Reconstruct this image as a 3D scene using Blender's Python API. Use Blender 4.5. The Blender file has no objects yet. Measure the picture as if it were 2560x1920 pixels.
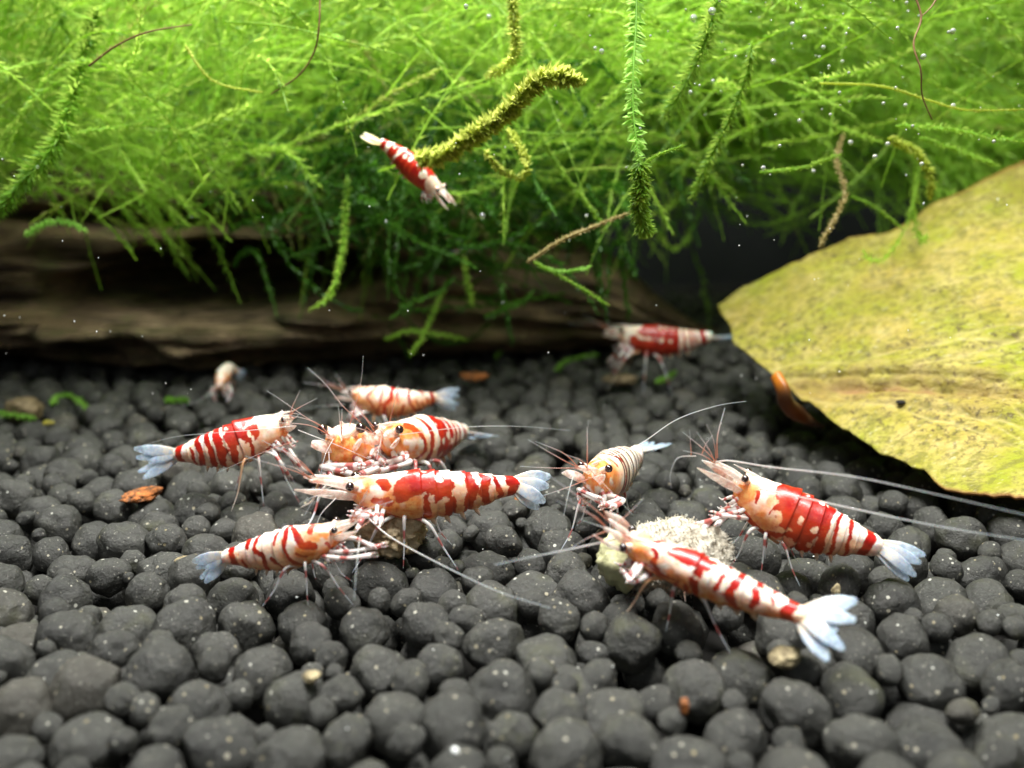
import bpy, math, random
import numpy as np
from mathutils import Vector, Matrix
# 1 Blender unit = 1 centimetre: the animals are about two centimetres long
sc = bpy.context.scene
sc.unit_settings.system = 'METRIC'; sc.unit_settings.scale_length = 0.01
R = math.radians
# ------------------------------------------------------------------ camera
F = 2217.0; HGT = 3.3; PITCH = math.atan(630 / F)
cam_d = bpy.data.cameras.new('camera'); cam = bpy.data.objects.new('camera', cam_d)
sc.collection.objects.link(cam); sc.camera = cam
cam.location = (0, 0, HGT); cam.rotation_euler = (R(90) - PITCH, 0, 0)
cam_d.sensor_width = 36; cam_d.lens = 36 * F / 2560
cam_d.clip_start = 0.05; cam_d.clip_end = 300
cam_d.dof.use_dof = True; cam_d.dof.focus_distance = 7.1; cam_d.dof.aperture_fstop = 0.25
# ------------------------------------------------------------------ light: LED hood over the tank, dim room
w = bpy.data.worlds.new('World'); sc.world = w; w.use_nodes = True
bg = w.node_tree.nodes['Background']; bg.inputs[0].default_value = (0.75, 0.9, 1.0, 1); bg.inputs[1].default_value = 0.035
def lamp(name, loc, target, sx, sy, power, col):
    l = bpy.data.lights.new(name, 'AREA'); l.shape = 'RECTANGLE'; l.size = sx; l.size_y = sy; l.energy = power; l.color = col
    o = bpy.data.objects.new(name, l); sc.collection.objects.link(o); o.location = loc
    o.rotation_euler = (Vector(target) - Vector(loc)).to_track_quat('-Z', 'Y').to_euler()
    return o
lamp('tank_led_lamp', (-1, 8.0, 17), (0, 8.6, 0), 18, 3, 8800, (1.0, 0.985, 0.95))
lamp('room_light', (-2, -14, 15), (0, 9, 1.0), 16, 10, 480, (0.95, 0.98, 1.0))
sc.view_settings.view_transform = 'Standard'; sc.view_settings.look = 'None'
sc.view_settings.gamma = 1; sc.view_settings.exposure = 0.52
sc.cycles.use_denoising = True
sc.cycles.max_bounces = 8; sc.cycles.diffuse_bounces = 4; sc.cycles.transparent_max_bounces = 8; sc.cycles.transmission_bounces = 6
sc.cycles.sample_clamp_indirect = 6; sc.cycles.caustics_refractive = False; sc.cycles.caustics_reflective = False
# ------------------------------------------------------------------ helpers
CP, SP = math.cos(PITCH), math.sin(PITCH)
def ray(px, py):
    x = (px - 1280) / F; y = -(py - 960) / F
    return np.array([x, CP + y * SP, -SP + y * CP])
def P(px, py, d): return np.array([0, 0, HGT]) + ray(px, py) * d
def G(px, py, z=0.0):
    r = ray(px, py); return np.array([0, 0, HGT]) + r * ((z - HGT) / r[2])
def project(p):
    q = np.asarray(p, float) - np.array([0, 0, HGT])
    d = q[..., 1] * CP - q[..., 2] * SP; u = q[..., 1] * SP + q[..., 2] * CP
    return 1280 + F * q[..., 0] / d, 960 - F * u / d, d
def vnoise(p, seed=0):
    p = np.asarray(p, float); i = np.floor(p).astype(np.int64); f = p - i; f = f * f * (3 - 2 * f)
    def h(ix, iy, iz):
        n = (ix * 374761393 + iy * 668265263 + iz * 2147483647 + seed * 1274126177) & 0xffffffff
        n = ((n ^ (n >> 13)) * 1274126177) & 0xffffffff
        n = ((n ^ (n >> 16)) * 2246822519) & 0xffffffff
        return ((n ^ (n >> 15)) & 0xffffff) / float(0xffffff) * 2 - 1
    x, y, z = i[..., 0], i[..., 1], i[..., 2]; fx, fy, fz = f[..., 0], f[..., 1], f[..., 2]
    L = lambda a, b, t: a + (b - a) * t
    return L(L(L(h(x, y, z), h(x+1, y, z), fx), L(h(x, y+1, z), h(x+1, y+1, z), fx), fy),
             L(L(h(x, y, z+1), h(x+1, y, z+1), fx), L(h(x, y+1, z+1), h(x+1, y+1, z+1), fx), fy), fz)
def fbm(p, oct=4, seed=0, gain=0.5):
    s = 0; a = 1; p = np.asarray(p, float)
    for k in range(oct):
        s = s + a * vnoise(p * 2 ** k + 17.3 * k, seed + k); a *= gain
    return s
def sstep(a, b, x):
    t = np.clip((x - a) / (b - a), 0, 1); return t * t * (3 - 2 * t)
def mesh_np(name, V, Fc, mats, attrs=None, smooth=True):
    V = np.asarray(V, np.float32); Fc = np.asarray(Fc, np.int32); k = Fc.shape[1]
    me = bpy.data.meshes.new(name)
    me.vertices.add(len(V)); me.vertices.foreach_set('co', V.ravel())
    me.loops.add(Fc.size); me.loops.foreach_set('vertex_index', Fc.ravel())
    me.polygons.add(len(Fc)); me.polygons.foreach_set('loop_start', np.arange(0, Fc.size, k, dtype=np.int32))
    me.polygons.foreach_set('loop_total', np.full(len(Fc), k, np.int32))
    me.polygons.foreach_set('use_smooth', np.full(len(Fc), smooth))
    me.update(calc_edges=True); me.validate()
    for m in (mats if isinstance(mats, (list, tuple)) else [mats]): me.materials.append(m)
    for n, a in (attrs or {}).items():
        at = me.attributes.new(n, 'FLOAT', 'POINT'); at.data.foreach_set('value', np.asarray(a, np.float32))
    return me
def obj(name, me, parent=None, loc=None):
    o = bpy.data.objects.new(name, me); sc.collection.objects.link(o)
    if parent is not None: o.parent = parent
    if loc is not None: o.location = loc
    return o
def tag(o, label=None, cat=None, group=None, kind=None):
    for k, v in (('label', label), ('category', cat), ('group', group), ('kind', kind)):
        if v: o[k] = v
    return o
def empty(name, loc):
    o = bpy.data.objects.new(name, None); sc.collection.objects.link(o); o.location = loc; o.empty_display_size = 0.2
    return o
def nrm(v):
    v = np.asarray(v, float); return v / np.maximum(np.linalg.norm(v, axis=-1, keepdims=True), 1e-9)
def cat(pts, n):
    """smooth curve through pts, n samples"""
    p = np.asarray(pts, float)
    if len(p) == 2: return p[0] + (p[1] - p[0]) * np.linspace(0, 1, n)[:, None]
    q = np.vstack([2 * p[0] - p[1], p, 2 * p[-1] - p[-2]])
    seg = np.linalg.norm(np.diff(p, axis=0), axis=1); cum = np.concatenate([[0], np.cumsum(seg)]); cum /= cum[-1]
    t = np.linspace(0, 1, n); k = np.clip(np.searchsorted(cum, t, 'right') - 1, 0, len(p) - 2)
    u = ((t - cum[k]) / (cum[k + 1] - cum[k]))[:, None]
    a, b, c, d = q[k], q[k + 1], q[k + 2], q[k + 3]
    return 0.5 * (2 * b + (c - a) * u + (2 * a - 5 * b + 4 * c - d) * u ** 2 + (3 * b - a - 3 * c + d) * u ** 3)
def frames(C, up=(0, 0, 1)):
    T = nrm(np.gradient(C, axis=0)); U = np.asarray(up, float)
    U = nrm(U - T * (T @ U)[:, None] if U.ndim == 1 else U - T * np.sum(T * U, 1)[:, None])
    return T, U, np.cross(T, U)
def tube(pts, rad, n=14, k=6, flat=1.0, up=(0.13, -0.4, 0.9)):
    C = cat(pts, n); T, U, S = frames(C, up)
    r = np.interp(np.linspace(0, 1, n), np.linspace(0, 1, len(rad)), rad)
    a = np.arange(k) * 2 * math.pi / k
    V = C[:, None, :] + r[:, None, None] * (np.cos(a)[None, :, None] * U[:, None, :] + flat * np.sin(a)[None, :, None] * S[:, None, :])
    V = V.reshape(-1, 3); i = np.arange(n - 1)[:, None] * k; j = np.arange(k)[None, :]; j2 = (j + 1) % k
    Fq = np.stack([i + j, i + k + j, i + k + j2, i + j2], -1).reshape(-1, 4)
    caps = []
    b = len(V); V = np.vstack([V, C[0] - T[0] * r[0] * .5, C[-1] + T[-1] * r[-1] * .5])
    for jj in range(k):
        caps.append([b, jj, (jj + 1) % k, b]); caps.append([b + 1, (n - 1) * k + (jj + 1) % k, (n - 1) * k + jj, b + 1])
    t = np.concatenate([np.repeat(np.linspace(0, 1, n), k), [0, 1]])
    return V, Fq, np.array(caps)[:, :3], t
def tri(Fq): return np.vstack([Fq[:, [0, 1, 2]], Fq[:, [0, 2, 3]]])
def tube_tri(*a, **kw):
    V, Fq, cp, t = tube(*a, **kw); return V, np.vstack([tri(Fq), cp]), t
# ------------------------------------------------------------------ materials
class NT:
    def __init__(s, name):
        s.m = bpy.data.materials.new(name); s.m.use_nodes = True; s.t = s.m.node_tree; s.n = s.t.nodes
        s.b = s.n['Principled BSDF']; s.out = s.n['Material Output']
    def node(s, ty, **kw):
        x = s.n.new(ty)
        for k, v in kw.items():
            if isinstance(k, str) and k.startswith('i_'): x.inputs[int(k[2:])].default_value = v
            else: setattr(x, k, v)
        return x
    def link(s, a, b): s.t.links.new(a, b)
    def attr(s, name): return s.node('ShaderNodeAttribute', attribute_name=name).outputs['Fac']
    def noise(s, scale, detail=4, rough=.55, vec=None, dist=0):
        x = s.node('ShaderNodeTexNoise'); x.inputs['Scale'].default_value = scale; x.inputs['Detail'].default_value = detail
        x.inputs['Roughness'].default_value = rough; x.inputs['Distortion'].default_value = dist
        s.link(vec if vec else s.co(), x.inputs['Vector']); return x.outputs['Fac']
    def co(s):
        if not hasattr(s, '_co'): s._co = s.node('ShaderNodeTexCoord').outputs['Object']
        return s._co
    def scaled(s, v):
        m = s.node('ShaderNodeMapping'); m.inputs['Scale'].default_value = v; s.link(s.co(), m.inputs[0]); return m.outputs[0]
    def rng(s, x, a, b, c=0, d=1, smooth=False):
        m = s.node('ShaderNodeMapRange'); m.inputs[1].default_value = a; m.inputs[2].default_value = b
        m.inputs[3].default_value = c; m.inputs[4].default_value = d
        if smooth: m.interpolation_type = 'SMOOTHSTEP'
        s.link(x, m.inputs[0]); return m.outputs[0]
    def mix(s, f, a, b):
        m = s.node('ShaderNodeMix', data_type='RGBA')
        for k, v in ((0, f), (6, a), (7, b)):
            if hasattr(v, 'links'): s.link(v, m.inputs[k])
            else: m.inputs[k].default_value = v if k == 0 else (*v, 1)
        return m.outputs[2]
    def math(s, op, a, b=0.0):
        m = s.node('ShaderNodeMath', operation=op)
        for k, v in ((0, a), (1, b)):
            if hasattr(v, 'links'): s.link(v, m.inputs[k])
            else: m.inputs[k].default_value = v
        return m.outputs[0]
    def bump(s, h, strength=.5, dist=.02):
        b = s.node('ShaderNodeBump'); b.inputs['Strength'].default_value = strength; b.inputs['Distance'].default_value = dist
        s.link(h, b.inputs['Height']); s.link(b.outputs[0], s.b.inputs['Normal']); return b.outputs[0]
    def set(s, **kw):
        for k, v in kw.items():
            i = s.b.inputs[k.replace('_', ' ')]
            if hasattr(v, 'links'): s.link(v, i)
            else: i.default_value = (*v, 1) if isinstance(v, tuple) and len(v) == 3 and i.type == 'RGBA' else v
        return s
    def translucent(s, col, f):
        t = s.node('ShaderNodeBsdfTranslucent'); mx = s.node('ShaderNodeMixShader')
        if hasattr(col, 'links'): s.link(col, t.inputs[0])
        else: t.inputs[0].default_value = (*col, 1)
        if hasattr(f, 'links'): s.link(f, mx.inputs[0])
        else: mx.inputs[0].default_value = f
        s.link(s.b.outputs[0], mx.inputs[1]); s.link(t.outputs[0], mx.inputs[2]); s.link(mx.outputs[0], s.out.inputs[0]); return s
    def clear(s, f):
        """thin see-through tissue"""
        src = s.out.inputs[0].links[0].from_socket
        t = s.node('ShaderNodeBsdfTransparent'); mx = s.node('ShaderNodeMixShader')
        if hasattr(f, 'links'): s.link(f, mx.inputs[0])
        else: mx.inputs[0].default_value = f
        s.link(src, mx.inputs[1]); s.link(t.outputs[0], mx.inputs[2]); s.link(mx.outputs[0], s.out.inputs[0]); return s

def soil_mat(name, src):
    s = NT(name)
    rnd = s.node('ShaderNodeObjectInfo').outputs['Random'] if src == 'object' else s.attr('rnd')
    if src == 'object':      # each granule mesh is a unit ball: bring its texture to the same grain in centimetres
        mp = s.node('ShaderNodeMapping'); mp.inputs['Scale'].default_value = (.17,) * 3; s.link(s.co(), mp.inputs[0])
        off = s.node('ShaderNodeVectorMath', operation='ADD'); s.link(mp.outputs[0], off.inputs[0]); rv = s.node('ShaderNodeCombineXYZ')
        s.link(s.math('MULTIPLY', rnd, 37.0), rv.inputs[0]); s.link(s.math('MULTIPLY', rnd, 91.0), rv.inputs[1]); s.link(rv.outputs[0], off.inputs[1]); s._co = off.outputs[0]
    n1 = s.noise(5.0, 3); n2 = s.noise(50, 6, .75)
    c = s.mix(s.rng(n1, .3, .7), (.011, .0112, .0098), (.035, .035, .029))
    c = s.mix(s.rng(rnd, 0, 1, 0, .55), c, (.050, .050, .043))
    c = s.mix(s.math('MULTIPLY', s.rng(s.noise(5.5, 2), .56, .75), s.rng(rnd, .35, .95, 0, .75)), c, (.062, .066, .024))
    c = s.mix(s.math('MULTIPLY', s.rng(rnd, .93, .95), .3), c, (.075, .062, .042))
    c = s.mix(s.rng(n2, .50, .72, 0, .6), c, (.10, .11, .095)); c = s.mix(s.rng(s.noise(60, 2, .5), .67, .71, 0, .4), c, (.5, .48, .4))
    v = s.node('ShaderNodeTexVoronoi'); v.inputs['Scale'].default_value = 21; s.link(s.co(), v.inputs['Vector'])
    sep = s.node('ShaderNodeSeparateColor'); s.link(v.outputs['Color'], sep.inputs[0])
    siz = s.rng(sep.outputs[0], .6, 1, .05, .27)
    spk = s.math('MULTIPLY', s.math('LESS_THAN', v.outputs['Distance'], siz), s.math('GREATER_THAN', sep.outputs[0], .80))
    c = s.mix(s.math('MULTIPLY', spk, .8), c, s.mix(sep.outputs[1], (.55, .56, .5), (.30, .25, .13)))
    s.set(Base_Color=c, Roughness=s.rng(n2, .4, .65, .38, .75)); s.b.inputs['Specular IOR Level'].default_value = .6
    h = s.math('ADD', s.math('MULTIPLY', n2, 1.0), s.math('MULTIPLY', s.noise(14, 4), 1.6))
    s.bump(h, .8, .02)
    return s.m
M = {}
M['soil_one'] = soil_mat('aqua_soil_granule', 'object'); M['soil_many'] = soil_mat('aqua_soil_bed', 'attr')
s = NT('soil_deep'); s.set(Base_Color=(.012, .011, .009), Roughness=.9); M['deep'] = s.m
# shrimp shell
s = NT('shrimp_shell')
wn = s.noise(9, 4, .6); fn = s.noise(45, 3, .6)
white = s.mix(s.rng(wn, .35, .65), (.90, .75, .56), (.94, .93, .90))
orange = s.mix(s.rng(s.noise(14, 5, .75), .36, .64), (.80, .17, .02), (.95, .50, .17))
c = s.mix(s.attr('orange'), white, orange)
pal = s.attr('pale'); c = s.mix(s.math('MULTIPLY', pal, .7), c, (.85, .80, .62))
redc = s.mix(s.rng(s.noise(7, 3), .3, .7), (.30, .004, .004), (.50, .014, .008))
redc = s.mix(s.math('MULTIPLY', s.attr('orange'), .45), redc, (.70, .14, .02))
fld = s.math('ADD', s.attr('red'), s.math('ADD', s.math('MULTIPLY', s.math('SUBTRACT', wn, .5), 1.1), s.math('MULTIPLY', s.math('SUBTRACT', s.noise(32, 3, .7), .5), 1.6)))
c = s.mix(s.rng(fld, -.16, .20, 0, 1, True), c, redc)
c = s.mix(s.math('MULTIPLY', s.rng(s.noise(27, 3, .7), .60, .70), .6), c, (.62, .10, .03))
c = s.mix(s.attr('groove'), c, (.10, .035, .02))
s.set(Base_Color=c, Roughness=.34, Subsurface_Weight=.5, Subsurface_Scale=.065)
s.b.inputs['Subsurface Radius'].default_value = (1, .45, .3); s.b.inputs['Coat Weight'].default_value = .22; s.b.inputs['Coat Roughness'].default_value = .12
s.bump(s.math('ADD', fn, s.math('MULTIPLY', wn, 1.5)), .25, .012); M['shell'] = s.m
# limbs with white and red bands along their length
def limb_mat(name, clear, redbands, base, tip):
    s = NT(name); t = s.attr('t')
    c = s.mix(s.rng(t, .2, .95), base, tip)
    if redbands:
        wv = s.math('SINE', s.math('ADD', s.math('MULTIPLY', t, 13), s.math('MULTIPLY', s.node('ShaderNodeObjectInfo').outputs['Random'], 6)))
        c = s.mix(s.rng(wv, .45, .8, 0, .85), c, (.50, .05, .035))
    s.set(Base_Color=c, Roughness=.3, Subsurface_Weight=.15, Subsurface_Scale=.03); s.b.inputs['Coat Weight'].default_value = .3
    s.translucent(c, .3)
    if clear: s.clear(s.rng(t, 0, .8, .15, clear) if 'antenna' in name else s.rng(t, .3, 1, 0, clear))
    return s.m
M['leg'] = limb_mat('banded_leg', .7, True, (.88, .84, .80), (.75, .80, .88))
M['legor'] = limb_mat('orange_leg', .25, False, (.86, .50, .25), (.75, .68, .62))
M['claw'] = limb_mat('banded_claw_leg', .15, True, (.90, .86, .82), (.90, .86, .84))
M['ant'] = limb_mat('antenna_filament', .72, False, (.62, .27, .18), (.80, .86, .90))
M['anth'] = limb_mat('antenna_pale', .72, False, (.78, .74, .72), (.74, .82, .86))
M['swim'] = limb_mat('swimmeret', .2, False, (.85, .55, .32), (.86, .78, .70))
s = NT('antennal_scale'); c = s.mix(s.rng(s.noise(12, 4, .6), .38, .62), (.88, .74, .66), (.93, .90, .86))
c = s.mix(s.math('MULTIPLY', s.rng(s.noise(8, 2), .52, .62), .55), c, (.72, .22, .10))
s.set(Base_Color=c, Roughness=.3, Subsurface_Weight=.2, Subsurface_Scale=.05); s.b.inputs['Coat Weight'].default_value = .4
s.translucent(c, .4); s.clear(s.rng(s.noise(16, 3), .4, .62, .12, .6)); M['scale'] = s.m
s = NT('tail_lobe'); t = s.attr('t'); c = s.mix(s.rng(t, .1, .75), (.88, .70, .50), (.68, .80, .92))
c = s.mix(s.rng(s.noise(22, 4, .7), .46, .60, 0, .7), c, (.42, .56, .76))
s.set(Base_Color=c, Roughness=.3, Subsurface_Weight=.2, Subsurface_Scale=.04); s.b.inputs['Coat Weight'].default_value = .5
s.translucent(c, .3); s.clear(s.math('MULTIPLY', s.rng(t, .35, 1, .05, .75), s.rng(s.noise(26, 3, .6), .35, .6, .3, 1))); M['tail'] = s.m
s = NT('tail_cream'); s.set(Base_Color=s.mix(s.rng(s.attr('t'), .1, .9), (.86, .66, .25), (.88, .84, .58)), Roughness=.4); s.translucent((.85, .8, .4), .3); M['tailc'] = s.m
s = NT('eye_black'); s.set(Base_Color=(.022, .010, .010), Roughness=.18); s.b.inputs['Coat Weight'].default_value = 1; M['eye'] = s.m
s = NT('eyestalk'); s.set(Base_Color=(.88, .62, .48), Roughness=.35, Subsurface_Weight=.2, Subsurface_Scale=.03); M['stalk'] = s.m
# moss
def moss_mat(name, a, b, tr=.45, bright=1.0):
    s = NT(name); r = s.attr('rnd')
    r1 = s.math('MINIMUM', r, 1.0); c = s.mix(r1, a, b); c = s.mix(s.rng(r, 1.2, 1.8), c, (.34, .30, .10)); c = s.mix(s.rng(s.noise(.9, 3), .42, .62, 0, .85), c, tuple(x * .6 for x in a))
    s.set(Base_Color=c, Roughness=.5); s.b.inputs['Specular IOR Level'].default_value = .3
    c2 = s.mix(.5, c, tuple(min(1, x * 1.5) for x in b)); s.translucent(c2, tr); return s.m
M['moss'] = moss_mat('moss_green', (.09, .29, .012), (.54, .80, .13), .58)
M['mossd'] = moss_mat('moss_dark_green', (.03, .12, .010), (.09, .24, .02), .4)
M['mossy'] = moss_mat('moss_yellow_green', (.36, .50, .05), (.66, .74, .18), .65)
M['mossb'] = moss_mat('moss_blue_green', (.22, .48, .04), (.44, .74, .18), .5)
M['mosst'] = moss_mat('moss_tan_algae', (.34, .28, .11), (.52, .44, .20), .35)
s = NT('twig_brown'); s.set(Base_Color=s.mix(s.noise(9, 3), (.10, .05, .015), (.26, .14, .05)), Roughness=.6); M['twig'] = s.m
# driftwood
s = NT('driftwood'); st = s.noise(1, 6, .65, s.scaled((.7, 7, 10.0)), .6); bl = s.noise(.8, 4, .6)
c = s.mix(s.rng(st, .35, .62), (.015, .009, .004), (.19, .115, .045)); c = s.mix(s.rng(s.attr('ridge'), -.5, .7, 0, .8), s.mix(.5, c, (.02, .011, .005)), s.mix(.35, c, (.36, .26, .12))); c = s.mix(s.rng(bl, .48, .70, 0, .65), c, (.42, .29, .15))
c = s.mix(s.math('MULTIPLY', s.attr('lip_lit'), s.rng(s.noise(1, 6, .75, s.scaled((1.6, 7, 7)), .5), .42, .60, 0, .8)), c, (.58, .42, .25)); c = s.mix(s.rng(s.noise(1.4, 4), .52, .7, 0, .55), c, (.09, .115, .018))  # ledge painted paler, in place of lamp light that the moss blocks
s.set(Base_Color=c, Roughness=.7); s.bump(st, 1.0, .30); M['wood'] = s.m
# dead leaf
s = NT('leaf_yellow'); n1 = s.noise(1.5, 5, .6); n2 = s.noise(16, 5, .7)
c = s.mix(s.rng(n1, .36, .64), (.34, .37, .012), (.47, .36, .06))
c = s.mix(s.rng(s.noise(3, 4, .7), .45, .75, 0, .45), c, (.68, .60, .27))
c = s.mix(s.rng(s.noise(1, 5, .75, s.scaled((3.0, 20, 20)), .6), .54, .66, 0, .7), c, (.16, .13, .02))
c = s.mix(s.rng(s.noise(1, 5, .7, s.scaled((5, 14, 14)), .4), .50, .60, 0, .75), c, (.20, .19, .02)); c = s.mix(s.math('MULTIPLY', s.rng(n2, .53, .60, 0, .9), s.rng(s.noise(.9, 3, .6), .40, .62, .15, 1)), c, (.09, .065, .015))
c = s.mix(s.rng(s.noise(1, 4, .6, s.scaled((5, 30, 30))), .60, .75, 0, .5), c, (.82, .78, .55))
c = s.mix(s.math('MULTIPLY', s.attr('vein'), s.rng(s.noise(4, 3), .35, .6, .1, .6)), c, (.66, .56, .22)); rib = s.attr('rib'); c = s.mix(s.math('MULTIPLY', rib, s.rng(n1, .3, .6, .35, .85)), c, (.42, .19, .10))
c = s.mix(s.math('MULTIPLY', s.attr('brown'), s.rng(s.noise(2, 3), .35, .6)), c, (.30, .20, .045))
c = s.mix(s.attr('rim'), c, (.30, .14, .03))
s.set(Base_Color=c, Roughness=.5); s.bump(s.math('ADD', n2, s.math('MULTIPLY', s.noise(1, 5, .7, s.scaled((6, 22, 22))), 1.5)), .55, .04); s.translucent(c, .22); M['leaf'] = s.m
s = NT('leaf_stalk_orange'); s.set(Base_Color=s.mix(s.attr('t'), (.50, .16, .015), (.055, .030, .012)), Roughness=.35); s.translucent((.7, .3, .03), .2); M['stalkleaf'] = s.m
def flat(name, a, b, sc_=8, rough=.6, bumps=.5, tr=0):
    s = NT(name); n = s.noise(sc_, 5, .7); s.set(Base_Color=s.mix(s.rng(n, .38, .62), a, b), Roughness=rough); s.bump(n, bumps, .05)
    if tr: s.translucent(b, tr)
    return s.m
M['food'] = flat('pale_food_wafer', (.40, .36, .27), (.70, .66, .55), 16, .6, .7)
M['food2'] = flat('brown_food_wafer', (.30, .20, .09), (.66, .55, .36), 9, .6, .7)
M['fuzz'] = flat('food_fuzz', (.55, .52, .42), (.80, .78, .70), 6, .7, .1, .4)
M['foodg'] = flat('soft_greenish_food', (.50, .50, .26), (.66, .64, .40), 6, .5, .4)
M['chip'] = flat('orange_brick_chip', (.09, .045, .02), (.62, .20, .045), 14, .8, .8)
M['pale'] = flat('pale_gravel', (.13, .10, .05), (.50, .42, .24), 16, .7, .6)
M['brownst'] = flat('brown_pellet', (.09, .065, .03), (.25, .19, .10), 7, .7, .6)
M['white'] = flat('white_speck', (.75, .8, .78), (.9, .92, .9), 9, .3, .1)
M['wall'] = flat('tank_back_panel', (.014, .017, .017), (.022, .026, .026), .2, .7, 0)
s = NT('air_bubble'); s.set(Base_Color=(.95, .98, 1.0), Roughness=.03, Metallic=.0); s.b.inputs['Transmission Weight'].default_value = .75
s.b.inputs['IOR'].default_value = 1.45; M['bubble'] = s.m
# ------------------------------------------------------------------ the setting: back panel and soil bed
V = [(-60, 24, -2), (60, 24, -2), (60, 24, 40), (-60, 24, 40), (-60, 24.5, -2), (60, 24.5, -2), (60, 24.5, 40), (-60, 24.5, 40)]
back = obj('back_wall', mesh_np('back_wall', V, [(0, 1, 2, 3), (5, 4, 7, 6), (3, 2, 6, 7)], M['wall'], smooth=False)); tag(back, kind='structure')
def terrain(x, y):
    p = np.stack([np.asarray(x) * .28, np.asarray(y) * .28, np.zeros_like(np.asarray(x, float))], -1)
    return .10 * vnoise(p, 5) + 0.05 * vnoise(p * 3, 6) - .04
gx, gy = np.meshgrid(np.linspace(-30, 30, 60), np.linspace(-4, 23.9, 40)); gz = terrain(gx, gy) - .62
V = np.stack([gx, gy, gz], -1).reshape(-1, 3); i, j = np.meshgrid(np.arange(39), np.arange(59), indexing='ij'); a = (i * 60 + j).ravel()
bed = obj('soil_bed', mesh_np('soil_bed', V, np.stack([a, a + 1, a + 61, a + 60], 1), M['deep'])); tag(bed, kind='structure')
def ico(sub):
    import bmesh
    b = bmesh.new(); bmesh.ops.create_icosphere(b, subdivisions=sub, radius=1)
    V = np.array([v.co[:] for v in b.verts]); Fc = np.array([[v.index for v in f.verts] for f in b.faces]); b.free(); return V, Fc
ICO = {k: ico(k) for k in (1, 2, 3, 4, 5)}
def lump(sub, seed, rough=1.0):
    V, Fc = ICO[sub]; rs = np.random.RandomState(seed)
    d = 1 + rough * (.15 * vnoise(V * 1.1 + seed * 3.1, seed) + .075 * vnoise(V * 2.7 + seed, seed + 1) + .03 * vnoise(V * 7, seed + 2))
    W = V * d[:, None]
    for k in range(rs.randint(0, 4)):           # worn flat faces
        n = nrm(rs.normal(size=3)); q = W @ n; lim = .80 + .2 * rs.rand(); W = W - np.outer(np.maximum(q - lim, 0) * .85, n)
    return W * rs.uniform(.88, 1.12, 3), Fc
rs = np.random.RandomState(11); random.seed(4)
def pack(n_try, r_of, xr, yr, over, cell=.5):
    grid = {}; out = []
    xs = rs.uniform(*xr, n_try); ys = yr[0] + (yr[1] - yr[0]) * rs.rand(n_try) ; rr = np.sort(r_of(n_try))[::-1]
    for x, y, r in zip(xs, ys, rr):
        if abs(x) > 3.2 + y * .80: continue
        gi, gj = int(x // cell), int(y // cell); ok = True
        for a in range(gi - 1, gi + 2):
            for b in range(gj - 1, gj + 2):
                for (X, Y, Rr) in grid.get((a, b), ()):
                    if (X - x) ** 2 + (Y - y) ** 2 < ((r + Rr) * over) ** 2: ok = False; break
                if not ok: break
            if not ok: break
        if ok: grid.setdefault((gi, gj), []).append((x, y, r)); out.append((x, y, r))
    return np.array(out)
size = lambda n: np.clip(rs.lognormal(math.log(.120), .34, n), .045, .20)
top = pack(90000, size, (-15, 15), (1.5, 19), .90)
low = pack(14000, lambda n: np.clip(rs.lognormal(math.log(.16), .2, n), .1, .25), (-15, 15), (1.5, 19), .80)
tz = terrain(top[:, 0], top[:, 1]) - top[:, 2] * .62 + rs.uniform(-.07, .07, len(top))
lz = terrain(low[:, 0], low[:, 1]) - .36 + rs.uniform(-.05, .05, len(low))
C = np.vstack([np.column_stack([top[:, :2], tz]), np.column_stack([low[:, :2], lz])]); RR = np.concatenate([top[:, 2], low[:, 2]])
px, py, dd = project(C); rad = RR * F / dd
inview = (px > -rad) & (px < 2560 + rad) & (py < 1920 + rad * .4) & (np.arange(len(C)) < len(top))
order = np.argsort(-np.where(inview, rad, 0)); ind = set(order[:300].tolist())
gran = [mesh_np('granule', *lump(4, 100 + k), M['soil_one']) for k in range(26)]
def rot(rs): 
    q = nrm(rs.normal(size=4)); w_, x, y, z = q
    return np.array([[1-2*(y*y+z*z), 2*(x*y-z*w_), 2*(x*z+y*w_)], [2*(x*y+z*w_), 1-2*(x*x+z*z), 2*(y*z-x*w_)], [2*(x*z-y*w_), 2*(y*z+x*w_), 1-2*(x*x+y*y)]])
for k in sorted(ind):
    o = obj('granule', random.choice(gran), bed); o.location = C[k]; o.scale = [RR[k]] * 3
    o.rotation_euler = (rs.uniform(0, 6.28), rs.uniform(0, 6.28), rs.uniform(0, 6.28))
var = {2: [lump(2, 300 + k) for k in range(20)], 3: [lump(3, 300 + k) for k in range(20)]}
VV = []; FF = []; AA = []; base = 0
for k in range(len(C)):
    if k in ind: continue
    vis = -200 < px[k] < 2760 and py[k] < 2100
    Vv, Fv = var[3 if (vis and k < len(top) and dd[k] < 12.5) else 2][rs.randint(20)]
    W = (Vv * RR[k]) @ rot(rs).T + C[k]; VV.append(W); FF.append(Fv + base); base += len(W); AA.append(np.full(len(W), rs.rand()))
st = obj('granules', mesh_np('granules', np.vstack(VV), np.vstack(FF), M['soil_many'], {'rnd': np.concatenate(AA)}), bed); tag(st, kind='stuff')
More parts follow.
